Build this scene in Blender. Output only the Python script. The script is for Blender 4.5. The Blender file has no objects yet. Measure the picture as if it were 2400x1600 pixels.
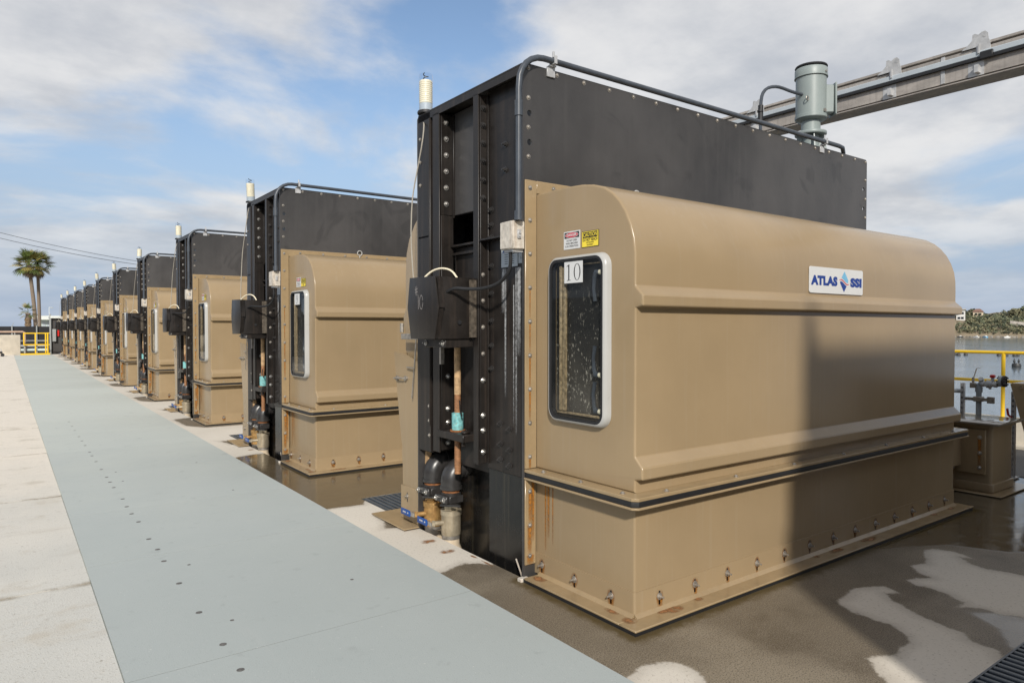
import bpy, bmesh, math, random
import numpy as np
from mathutils import Vector, Matrix, Euler
from mathutils.geometry import tessellate_polygon
random.seed(7)
R = math.radians
SC = bpy.context.scene
C = SC.collection

# ------------------------------------------------------------------ camera, sky, sun, exposure
cd = bpy.data.cameras.new('camera'); cam = bpy.data.objects.new('camera', cd); C.objects.link(cam)
cam.location = (0, 0, 1.7)
cam.rotation_euler = (R(90 - 1.13), 0, R(-36.29))
cd.sensor_width = 36; cd.lens = 1619 / 2400 * 36
cd.clip_start = 0.05; cd.clip_end = 9000
SC.camera = cam

SUN_EL, SUN_AZ = 30.5, 34.5          # the light travels towards (+sin az, +cos az)
sd = bpy.data.lights.new('sun', 'SUN'); sun = bpy.data.objects.new('sun', sd); C.objects.link(sun)
sd.energy = 2.3; sd.angle = R(3.2); sd.color = (1.0, 0.95, 0.87)
ld = Vector((math.sin(R(SUN_AZ)) * math.cos(R(SUN_EL)), math.cos(R(SUN_AZ)) * math.cos(R(SUN_EL)), -math.sin(R(SUN_EL))))
sun.rotation_euler = ld.to_track_quat('-Z', 'Y').to_euler()
sun.location = (-10, -15, 20)

W = bpy.data.worlds.new('World'); SC.world = W; W.use_nodes = True
nt = W.node_tree; nt.nodes.clear()
def wn(t, **k):
    n = nt.nodes.new(t)
    for a, v in k.items(): setattr(n, a, v)
    return n
def wl(a, b): nt.links.new(a, b)
def wmath(op, a, b=None, clamp=False):
    n = wn('ShaderNodeMath', operation=op, use_clamp=clamp)
    for i, v in enumerate((a, b)):
        if v is None: continue
        if isinstance(v, (int, float)): n.inputs[i].default_value = v
        else: wl(v, n.inputs[i])
    return n.outputs[0]
sky = wn('ShaderNodeTexSky', sky_type='NISHITA', sun_disc=False)
sky.sun_elevation = R(SUN_EL); sky.sun_rotation = R(180 + SUN_AZ)
sky.air_density = 1.0; sky.dust_density = 0.5; sky.ozone_density = 1.25
bsky = wn('ShaderNodeBackground'); bsky.inputs['Strength'].default_value = 0.077
wl(sky.outputs[0], bsky.inputs['Color'])
tc = wn('ShaderNodeTexCoord'); sep = wn('ShaderNodeSeparateXYZ'); wl(tc.outputs['Generated'], sep.inputs[0])
zc = wmath('ADD', wmath('MAXIMUM', sep.outputs[2], 0.0), 0.16)
comb = wn('ShaderNodeCombineXYZ')
wl(wmath('DIVIDE', sep.outputs[0], zc), comb.inputs[0]); wl(wmath('DIVIDE', sep.outputs[1], zc), comb.inputs[1])
CLOUD_OFF = (2.2, -1.7, 0.0)
mp = wn('ShaderNodeMapping'); mp.inputs['Location'].default_value = CLOUD_OFF; wl(comb.outputs[0], mp.inputs[0])
n1 = wn('ShaderNodeTexNoise'); n1.inputs['Scale'].default_value = 0.75; n1.inputs['Detail'].default_value = 8
n1.inputs['Roughness'].default_value = 0.54; n1.inputs['Distortion'].default_value = 0.35; wl(mp.outputs[0], n1.inputs['Vector'])
n2 = wn('ShaderNodeTexNoise'); n2.inputs['Scale'].default_value = 1.9; n2.inputs['Detail'].default_value = 9
n2.inputs['Roughness'].default_value = 0.58; wl(mp.outputs[0], n2.inputs['Vector'])
dens = n1.outputs[0]
cr = wn('ShaderNodeMapRange', interpolation_type='SMOOTHSTEP'); wl(dens, cr.inputs['Value'])
cr.inputs['From Min'].default_value = 0.40; cr.inputs['From Max'].default_value = 0.545
# thin veil of haze low over the horizon, all the way round
hz = wn('ShaderNodeMapRange', interpolation_type='SMOOTHSTEP'); wl(sep.outputs[2], hz.inputs['Value'])
hz.inputs['From Min'].default_value = 0.02; hz.inputs['From Max'].default_value = 0.17
hz.inputs['To Min'].default_value = 0.25; hz.inputs['To Max'].default_value = 1.0
cov = wmath('MULTIPLY', wmath('MULTIPLY', cr.outputs[0], hz.outputs[0]), 0.92)
c2 = wn('ShaderNodeMapRange', interpolation_type='SMOOTHSTEP'); c2.inputs['From Min'].default_value = 0.28; c2.inputs['From Max'].default_value = 0.68; wl(n2.outputs[0], c2.inputs['Value'])
ccol = wn('ShaderNodeMix', data_type='RGBA'); wl(c2.outputs[0], ccol.inputs[0])
ccol.inputs[6].default_value = (0.50, 0.52, 0.56, 1); ccol.inputs[7].default_value = (0.80, 0.79, 0.78, 1)
bcl = wn('ShaderNodeBackground'); bcl.inputs['Strength'].default_value = 0.56; wl(ccol.outputs[2], bcl.inputs['Color'])
bhz = wn('ShaderNodeBackground'); bhz.inputs['Color'].default_value = (0.200, 0.252, 0.335, 1); bhz.inputs['Strength'].default_value = 1.0
hf = wn('ShaderNodeMapRange', interpolation_type='SMOOTHERSTEP'); wl(sep.outputs[2], hf.inputs['Value'])
hf.inputs['From Min'].default_value = -0.02; hf.inputs['From Max'].default_value = 0.42; hf.inputs['To Min'].default_value = 0.98; hf.inputs['To Max'].default_value = 0.0
mh = wn('ShaderNodeMixShader'); wl(hf.outputs[0], mh.inputs[0]); wl(bsky.outputs[0], mh.inputs[1]); wl(bhz.outputs[0], mh.inputs[2])
mx = wn('ShaderNodeMixShader'); wl(cov, mx.inputs[0]); wl(mh.outputs[0], mx.inputs[1]); wl(bcl.outputs[0], mx.inputs[2])
wo = wn('ShaderNodeOutputWorld'); wl(mx.outputs[0], wo.inputs[0])

vs = SC.view_settings
vs.view_transform = 'Standard'; vs.look = 'None'; vs.gamma = 1; vs.use_curve_mapping = False
vs.exposure = 0.89

# ------------------------------------------------------------------ materials
def nodes_of(m):
    m.use_nodes = True
    return m.node_tree, m.node_tree.nodes['Principled BSDF']
MATS = {}
def mat(name, col, rough=0.5, metal=0.0, var=0.10, scale=6.0, bump=0.0, bscale=80.0, streak=0.0,
        scol=None, spec=0.5, rvar=0.08, stretch=(1, 1, 1), speck=0.0, speckcol=(0.02, 0.02, 0.02), sthr=(0.50, 0.75), sscale=1.0, ovar=0.0, smear=0.0):
    m = bpy.data.materials.new(name); t, b = nodes_of(m); N = t.nodes; L = t.links
    b.inputs['Metallic'].default_value = metal; b.inputs['Specular IOR Level'].default_value = spec
    tcn = N.new('ShaderNodeTexCoord'); oi = N.new('ShaderNodeObjectInfo')
    sc = N.new('ShaderNodeVectorMath'); sc.operation = 'SCALE'; sc.inputs[0].default_value = (37, 53, 19); L.new(oi.outputs['Random'], sc.inputs['Scale'])
    ad = N.new('ShaderNodeVectorMath'); ad.operation = 'ADD'; L.new(tcn.outputs['Object'], ad.inputs[0]); L.new(sc.outputs[0], ad.inputs[1])
    mpn = N.new('ShaderNodeMapping'); mpn.inputs['Scale'].default_value = stretch; L.new(ad.outputs[0], mpn.inputs[0])
    nz = N.new('ShaderNodeTexNoise'); nz.inputs['Scale'].default_value = scale; nz.inputs['Detail'].default_value = 7; nz.inputs['Roughness'].default_value = 0.6
    L.new(mpn.outputs[0], nz.inputs['Vector'])
    mxn = N.new('ShaderNodeMix'); mxn.data_type = 'RGBA'
    mr = N.new('ShaderNodeMapRange'); mr.inputs['From Min'].default_value = 0.3; mr.inputs['From Max'].default_value = 0.7
    L.new(nz.outputs[0], mr.inputs['Value']); L.new(mr.outputs[0], mxn.inputs[0])
    mxn.inputs[6].default_value = [c * (1 - var) for c in col] + [1]; mxn.inputs[7].default_value = [min(1, c * (1 + var)) for c in col] + [1]
    out = mxn.outputs[2]
    if ovar > 0:
        mo = N.new('ShaderNodeMapRange'); mo.inputs['To Min'].default_value = 1 - ovar; mo.inputs['To Max'].default_value = 1 + ovar; L.new(oi.outputs['Random'], mo.inputs['Value'])
        vm = N.new('ShaderNodeVectorMath'); vm.operation = 'SCALE'; L.new(out, vm.inputs[0]); L.new(mo.outputs[0], vm.inputs['Scale']); out = vm.outputs[0]
    if smear > 0:
        n7 = N.new('ShaderNodeTexNoise'); n7.inputs['Scale'].default_value = 1.9; n7.inputs['Detail'].default_value = 3; n7.inputs['Distortion'].default_value = 2.2; L.new(ad.outputs[0], n7.inputs['Vector'])
        mr7 = N.new('ShaderNodeMapRange'); mr7.interpolation_type = 'SMOOTHSTEP'; mr7.inputs['From Min'].default_value = 0.57; mr7.inputs['From Max'].default_value = 0.68; mr7.inputs['To Max'].default_value = smear; L.new(n7.outputs[0], mr7.inputs['Value'])
        m7 = N.new('ShaderNodeMix'); m7.data_type = 'RGBA'; L.new(mr7.outputs[0], m7.inputs[0]); L.new(out, m7.inputs[6]); m7.inputs[7].default_value = [c * 0.5 for c in col] + [1]
        out = m7.outputs[2]
    if streak > 0:
        ms = N.new('ShaderNodeMapping'); ms.inputs['Scale'].default_value = (26 * sscale, 26 * sscale, 0.9); L.new(ad.outputs[0], ms.inputs[0])
        ns = N.new('ShaderNodeTexNoise'); ns.inputs['Scale'].default_value = 1.0; ns.inputs['Detail'].default_value = 5; L.new(ms.outputs[0], ns.inputs['Vector'])
        mr2 = N.new('ShaderNodeMapRange'); mr2.inputs['From Min'].default_value = sthr[0]; mr2.inputs['From Max'].default_value = sthr[1]; mr2.inputs['To Max'].default_value = streak
        L.new(ns.outputs[0], mr2.inputs['Value'])
        m3 = N.new('ShaderNodeMix'); m3.data_type = 'RGBA'; L.new(mr2.outputs[0], m3.inputs[0]); L.new(out, m3.inputs[6]); m3.inputs[7].default_value = list(scol or col) + [1]
        out = m3.outputs[2]
    if speck > 0:
        n5 = N.new('ShaderNodeTexNoise'); n5.inputs['Scale'].default_value = bscale * 0.7; n5.inputs['Detail'].default_value = 3; L.new(ad.outputs[0], n5.inputs['Vector'])
        mr5 = N.new('ShaderNodeMapRange'); mr5.inputs['From Min'].default_value = 0.60; mr5.inputs['From Max'].default_value = 0.70; mr5.inputs['To Max'].default_value = speck
        L.new(n5.outputs[0], mr5.inputs['Value'])
        m5 = N.new('ShaderNodeMix'); m5.data_type = 'RGBA'; L.new(mr5.outputs[0], m5.inputs[0]); L.new(out, m5.inputs[6]); m5.inputs[7].default_value = list(speckcol) + [1]
        out = m5.outputs[2]
    L.new(out, b.inputs['Base Color'])
    rr = N.new('ShaderNodeMapRange'); rr.inputs['To Min'].default_value = max(0.02, rough - rvar); rr.inputs['To Max'].default_value = min(1, rough + rvar)
    L.new(nz.outputs[0], rr.inputs['Value']); L.new(rr.outputs[0], b.inputs['Roughness'])
    if bump > 0:
        nb = N.new('ShaderNodeTexNoise'); nb.inputs['Scale'].default_value = bscale; nb.inputs['Detail'].default_value = 4; L.new(ad.outputs[0], nb.inputs['Vector'])
        bp = N.new('ShaderNodeBump'); bp.inputs['Strength'].default_value = bump; bp.inputs['Distance'].default_value = 0.01
        L.new(nb.outputs[0], bp.inputs['Height']); L.new(bp.outputs[0], b.inputs['Normal'])
    MATS[name] = m
    return m

TAN = (0.296, 0.217, 0.126)
mat('tan_paint', TAN, 0.24, rvar=0.06, var=0.08, scale=1.1, spec=0.36, ovar=0.045, streak=0.18, scol=(0.36, 0.31, 0.235), bump=0.02, bscale=9, speck=0.0, sthr=(0.55, 0.85))
mat('tan_flange', (0.30, 0.218, 0.122), 0.22, var=0.09, scale=7, streak=0.30, scol=(0.30, 0.15, 0.04), sthr=(0.60, 0.85))
mat('black_plastic', (0.047, 0.0440, 0.0425), 0.42, var=0.55, scale=0.9, ovar=0.12, smear=0.42, streak=0.42, scol=(0.075, 0.070, 0.066), bump=0.03, bscale=5, stretch=(1, 1, 0.6), sthr=(0.52, 0.9), sscale=0.6)
mat('black_steel', (0.016, 0.0132, 0.0115), 0.40, var=0.4, scale=5, spec=0.35, streak=0.5, scol=(0.050, 0.037, 0.029), bump=0.05, bscale=40, rvar=0.14)
mat('wet_black', (0.008, 0.0075, 0.007), 0.24, var=0.5, scale=6, streak=0.75, scol=(0.055, 0.047, 0.030), rvar=0.14, sthr=(0.55, 0.8))
mat('black_pipe', (0.030, 0.028, 0.027), 0.33, var=0.3, scale=12, bump=0.05, bscale=60)
mat('rubber', (0.012, 0.012, 0.013), 0.55, var=0.3)
mat('conduit_grey', (0.050, 0.058, 0.070), 0.38, var=0.2, scale=10)
mat('steel', (0.55, 0.53, 0.50), 0.30, 0.9, var=0.25, scale=30)
mat('dull_steel', (0.36, 0.33, 0.29), 0.48, 0.7, var=0.35, scale=25)
mat('galvanised', (0.44, 0.44, 0.44), 0.42, 0.2, var=0.22, scale=14, bump=0.03)
mat('white_aluminium', (0.39, 0.385, 0.365), 0.30, 0.0, var=0.04, scale=5)
mat('ivory', (0.78, 0.70, 0.52), 0.4, var=0.06)
mat('dark_trim', (0.012, 0.013, 0.015), 0.3)
mat('cable_grey', (0.33, 0.30, 0.25), 0.5)
mat('worn_dark', (0.075, 0.060, 0.045), 0.5, var=0.6, scale=40, streak=0.5, scol=(0.16, 0.14, 0.11))
mat('dirt_trim', (0.27, 0.20, 0.115), 0.6, var=0.55, scale=45, streak=0.5, scol=(0.05, 0.035, 0.02))
mat('jbox_grey', (0.50, 0.46, 0.40), 0.55, var=0.25, scale=30, streak=0.45, scol=(0.36, 0.22, 0.12), bump=0.1)
mat('rust', (0.22, 0.085, 0.028), 0.8, var=0.5, scale=30, bump=0.3)
mat('rust_pale', (0.42, 0.27, 0.14), 0.7, var=0.45, scale=28, streak=0.6, scol=(0.13, 0.075, 0.04), bump=0.2)
mat('thread_rust', (0.30, 0.145, 0.065), 0.6, var=0.35, scale=40, bump=0.2)
mat('teal_paint', (0.17, 0.42, 0.42), 0.6, var=0.4, scale=40, speck=0.7, speckcol=(0.30, 0.32, 0.26), bscale=70, bump=0.2)
mat('brass', (0.42, 0.36, 0.26), 0.40, 0.55, var=0.22, scale=18, streak=0.4, scol=(0.30, 0.20, 0.10))
mat('brass_rusty', (0.40, 0.24, 0.09), 0.45, 0.5, var=0.45, scale=18, streak=0.5, scol=(0.20, 0.08, 0.02))
mat('hose_fabric', (0.56, 0.46, 0.33), 0.8, var=0.2, scale=9, bump=0.2, bscale=30, streak=0.25, scol=(0.30, 0.16, 0.07))
mat('blue_handle', (0.008, 0.060, 0.25), 0.4, var=0.1)
mat('white_print', (0.60, 0.60, 0.59), 0.4, var=0.03)
mat('black_print', (0.012, 0.012, 0.013), 0.5, var=0.05)
mat('red_print', (0.50, 0.015, 0.04), 0.4, var=0.05)
mat('yellow_print', (0.80, 0.62, 0.05), 0.4, var=0.04)
mat('navy_print', (0.006, 0.035, 0.22), 0.4, var=0.03)
mat('sky_print', (0.16, 0.42, 0.62), 0.4, var=0.03)
mat('label_grey', (0.40, 0.44, 0.47), 0.45, var=0.06)
mat('chalk', (0.28, 0.26, 0.25), 0.9, var=0.4, scale=80)
mat('motor_green', (0.235, 0.27, 0.26), 0.42, var=0.06, scale=6, bump=0.02)
mat('beam_steel', (0.33, 0.30, 0.27), 0.55, 0.15, var=0.28, scale=9, stretch=(1, 0.35, 1), bump=0.12, bscale=50, streak=0.35, scol=(0.13, 0.11, 0.095))
mat('yellow_paint', (0.78, 0.50, 0.02), 0.38, var=0.05)
mat('concrete_wall', (0.50, 0.45, 0.37), 0.85, var=0.13, scale=3, bump=0.2, bscale=30)
mat('fence_screen', (0.020, 0.020, 0.022), 0.85, var=0.3, scale=3)
mat('dark_cladding', (0.055, 0.050, 0.046), 0.7, var=0.3, scale=1.5)
mat('glossy_tan', (0.20, 0.17, 0.13), 0.10, var=0.1)
mat('post_grey', (0.30, 0.31, 0.30), 0.5, var=0.12)
mat('pipe_pink', (0.52, 0.36, 0.26), 0.6, var=0.1)
mat('pale_green_wall', (0.55, 0.64, 0.60), 0.7, var=0.08, scale=1)
mat('roof_white', (0.66, 0.68, 0.64), 0.7, var=0.08)
mat('asphalt', (0.030, 0.030, 0.032), 0.6, var=0.3, scale=2, bump=0.5, bscale=70, stretch=(1, 0.2, 1))
mat('grate', (0.055, 0.066, 0.078), 0.38, var=0.25, scale=8, bump=0.05)
mat('pit', (0.02, 0.018, 0.015), 0.7, var=0.4)
mat('palm_trunk', (0.20, 0.155, 0.115), 0.9, var=0.35, scale=6, stretch=(1, 1, 5), bump=0.5, bscale=12)
mat('palm_green', (0.095, 0.125, 0.030), 0.55, var=0.35, scale=2)
mat('palm_yellow', (0.26, 0.21, 0.055), 0.6, var=0.35, scale=2)
mat('palm_dead', (0.22, 0.15, 0.085), 0.8, var=0.4, scale=2)
mat('bush_green', (0.105, 0.118, 0.066), 0.8, var=0.55, scale=0.35)  # bush colours lightened and greyed, distance haze put into them
mat('bush_olive', (0.165, 0.155, 0.085), 0.8, var=0.45, scale=0.35)
mat('bush_dark', (0.052, 0.064, 0.042), 0.8, var=0.5, scale=0.35)
mat('hill_soil', (0.22, 0.175, 0.115), 0.95, var=0.35, scale=0.06)
mat('riprap', (0.30, 0.27, 0.23), 0.9, var=0.4, scale=0.4)
mat('house_cream', (0.62, 0.52, 0.38), 0.8, var=0.05)
mat('house_white', (0.66, 0.64, 0.60), 0.8, var=0.05)
mat('roof_tile', (0.24, 0.14, 0.11), 0.8, var=0.2)
mat('window_dark', (0.02, 0.022, 0.025), 0.15)
mat('buoy_dark', (0.03, 0.03, 0.03), 0.5, var=0.4)
mat('buoy_grey', (0.26, 0.25, 0.23), 0.7, var=0.5, scale=3)
mat('soil', (0.33, 0.29, 0.22), 0.95, var=0.2, scale=0.5)
mat('red_valve', (0.55, 0.02, 0.015), 0.4)
mat('pvc_grey', (0.30, 0.33, 0.345), 0.5, var=0.12)
mat('valve_grey', (0.46, 0.47, 0.46), 0.5, 0.1, var=0.3, scale=30)
mat('joint_grey', (0.10, 0.105, 0.10), 0.8, var=0.2)
mat('stain_dark', (0.11, 0.106, 0.10), 0.7, var=0.3, scale=60)
mat('wire', (0.10, 0.11, 0.13), 0.6)

def glass(name, tint, rough=0.0, ior=1.5):
    m = bpy.data.materials.new(name); m.use_nodes = True; t = m.node_tree; t.nodes.clear()
    o = t.nodes.new('ShaderNodeOutputMaterial'); mxs = t.nodes.new('ShaderNodeMixShader')
    tr = t.nodes.new('ShaderNodeBsdfTransparent'); tr.inputs[0].default_value = list(tint) + [1]
    gl = t.nodes.new('ShaderNodeBsdfGlossy'); gl.inputs['Roughness'].default_value = rough
    fr = t.nodes.new('ShaderNodeFresnel'); fr.inputs[0].default_value = ior
    ge = t.nodes.new('ShaderNodeNewGeometry'); mu = t.nodes.new('ShaderNodeMath'); mu.operation = 'SUBTRACT'; mu.use_clamp = True
    t.links.new(fr.outputs[0], mu.inputs[0]); t.links.new(ge.outputs['Backfacing'], mu.inputs[1]); t.links.new(mu.outputs[0], mxs.inputs[0]); t.links.new(tr.outputs[0], mxs.inputs[1]); t.links.new(gl.outputs[0], mxs.inputs[2]); t.links.new(mxs.outputs[0], o.inputs[0])
    MATS[name] = m
glass('pane_glass', (0.80, 0.82, 0.82), rough=0.02, ior=1.30)
glass('clear_dome', (0.93, 0.95, 0.97), ior=1.3)

# wet splashed interior seen through the pane
m = bpy.data.materials.new('splashed_dark'); t, b = nodes_of(m); MATS['splashed_dark'] = m
N = t.nodes; L = t.links
tcn = N.new('ShaderNodeTexCoord'); mpn = N.new('ShaderNodeMapping'); mpn.inputs['Scale'].default_value = (1, 1, 0.55); L.new(tcn.outputs['Object'], mpn.inputs[0])
vz = N.new('ShaderNodeTexNoise'); vz.inputs['Scale'].default_value = 75; vz.inputs['Detail'].default_value = 2; L.new(mpn.outputs[0], vz.inputs['Vector'])
vb = N.new('ShaderNodeTexNoise'); vb.inputs['Scale'].default_value = 5; vb.inputs['Detail'].default_value = 3; L.new(tcn.outputs['Object'], vb.inputs['Vector'])
a1 = N.new('ShaderNodeMath'); a1.operation = 'MULTIPLY_ADD'; a1.inputs[1].default_value = 0.55; L.new(vb.outputs[0], a1.inputs[0]); L.new(vz.outputs[0], a1.inputs[2])
r1 = N.new('ShaderNodeMapRange'); r1.inputs['From Min'].default_value = 0.90; r1.inputs['From Max'].default_value = 0.99; L.new(a1.outputs[0], r1.inputs['Value'])
spz = N.new('ShaderNodeSeparateXYZ'); L.new(tcn.outputs['Object'], spz.inputs[0])
r2 = N.new('ShaderNodeMapRange'); r2.inputs['From Min'].default_value = 2.0; r2.inputs['From Max'].default_value = 1.5; L.new(spz.outputs[2], r2.inputs['Value'])
a2 = N.new('ShaderNodeMath'); a2.operation = 'MULTIPLY'; L.new(r1.outputs[0], a2.inputs[0]); L.new(r2.outputs[0], a2.inputs[1])
mxc = N.new('ShaderNodeMix'); mxc.data_type = 'RGBA'; L.new(a2.outputs[0], mxc.inputs[0]); mxc.inputs[6].default_value = (0.013, 0.012, 0.011, 1); vh = N.new('ShaderNodeTexNoise'); vh.inputs['Scale'].default_value = 7; vh.inputs['Detail'].default_value = 6; L.new(mpn.outputs[0], vh.inputs['Vector']); rh = N.new('ShaderNodeMapRange'); rh.inputs['From Min'].default_value = 1.70; rh.inputs['From Max'].default_value = 1.25; L.new(spz.outputs[2], rh.inputs['Value']); mh2 = N.new('ShaderNodeMath'); mh2.operation = 'MULTIPLY'; L.new(rh.outputs[0], mh2.inputs[0]); L.new(vh.outputs[0], mh2.inputs[1]); mxd = N.new('ShaderNodeMix'); mxd.data_type = 'RGBA'; L.new(mh2.outputs[0], mxd.inputs[0]); mxd.inputs[6].default_value = (0.013, 0.012, 0.011, 1); mxd.inputs[7].default_value = (0.13, 0.112, 0.088, 1); L.new(mxd.outputs[2], mxc.inputs[6]); mxc.inputs[7].default_value = (0.32, 0.29, 0.24, 1)
L.new(mxc.outputs[2], b.inputs['Base Color']); b.inputs['Roughness'].default_value = 0.6

def decal(name, col, col2, kind):
    m = bpy.data.materials.new(name); t, b = nodes_of(m); N = t.nodes; L = t.links; MATS[name] = m
    uv = N.new('ShaderNodeTexCoord'); sp = N.new('ShaderNodeSeparateXYZ'); L.new(uv.outputs['UV'], sp.inputs[0])
    nz = N.new('ShaderNodeTexNoise'); nz.inputs['Scale'].default_value = 45; nz.inputs['Detail'].default_value = 5; L.new(uv.outputs['Object'], nz.inputs['Vector'])
    def mth(op, a, bb=None, clamp=False):
        n = N.new('ShaderNodeMath'); n.operation = op; n.use_clamp = clamp
        for i, v in enumerate((a, bb)):
            if v is None: continue
            if isinstance(v, (int, float)): n.inputs[i].default_value = v
            else: L.new(v, n.inputs[i])
        return n.outputs[0]
    du = mth('ABSOLUTE', mth('MULTIPLY', mth('SUBTRACT', sp.outputs[0], 0.5), 2.0))
    if kind == 'band':
        n3q = N.new('ShaderNodeTexNoise'); n3q.inputs['Scale'].default_value = 5; n3q.inputs['Detail'].default_value = 5; L.new(uv.outputs['Object'], n3q.inputs['Vector'])
        al = mth('MULTIPLY', mth('SUBTRACT', 1.0, du, True), mth('MULTIPLY', mth('SUBTRACT', n3q.outputs[0], 0.43, True), 2.6))
    elif kind == 'streak':
        al = mth('MULTIPLY', mth('SUBTRACT', 1.0, mth('POWER', du, 1.5)), mth('POWER', sp.outputs[1], 0.6))
    else:
        dv = mth('ABSOLUTE', mth('MULTIPLY', mth('SUBTRACT', sp.outputs[1], 0.5), 2.0))
        al = mth('SUBTRACT', 1.0, mth('SQRT', mth('ADD', mth('POWER', du, 2.0), mth('POWER', dv, 2.0))), True)
        n2q = N.new('ShaderNodeTexNoise'); n2q.inputs['Scale'].default_value = 22; n2q.inputs['Detail'].default_value = 4; L.new(uv.outputs['Object'], n2q.inputs['Vector'])
        al = mth('MULTIPLY', al, mth('MULTIPLY', mth('SUBTRACT', n2q.outputs[0], 0.28, True), 4.2))
    al = mth('MULTIPLY', al, mth('MULTIPLY', nz.outputs[0], 2.5), True)
    mc = N.new('ShaderNodeMix'); mc.data_type = 'RGBA'; L.new(nz.outputs[0], mc.inputs[0]); mc.inputs[6].default_value = list(col) + [1]; mc.inputs[7].default_value = list(col2) + [1]
    L.new(mc.outputs[2], b.inputs['Base Color']); L.new(al, b.inputs['Alpha']); b.inputs['Roughness'].default_value = 0.75
decal('rust_streak', (0.15, 0.050, 0.010), (0.48, 0.20, 0.022), 'streak')
decal('rust_spot', (0.11, 0.04, 0.014), (0.40, 0.19, 0.07), 'spot')
decal('scuff', (0.018, 0.018, 0.018), (0.03, 0.03, 0.03), 'spot')
decal('grime_band', (0.28, 0.235, 0.17), (0.44, 0.38, 0.29), 'band')
decal('lime_streak', (0.20, 0.20, 0.20), (0.45, 0.45, 0.45), 'streak')

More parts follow.
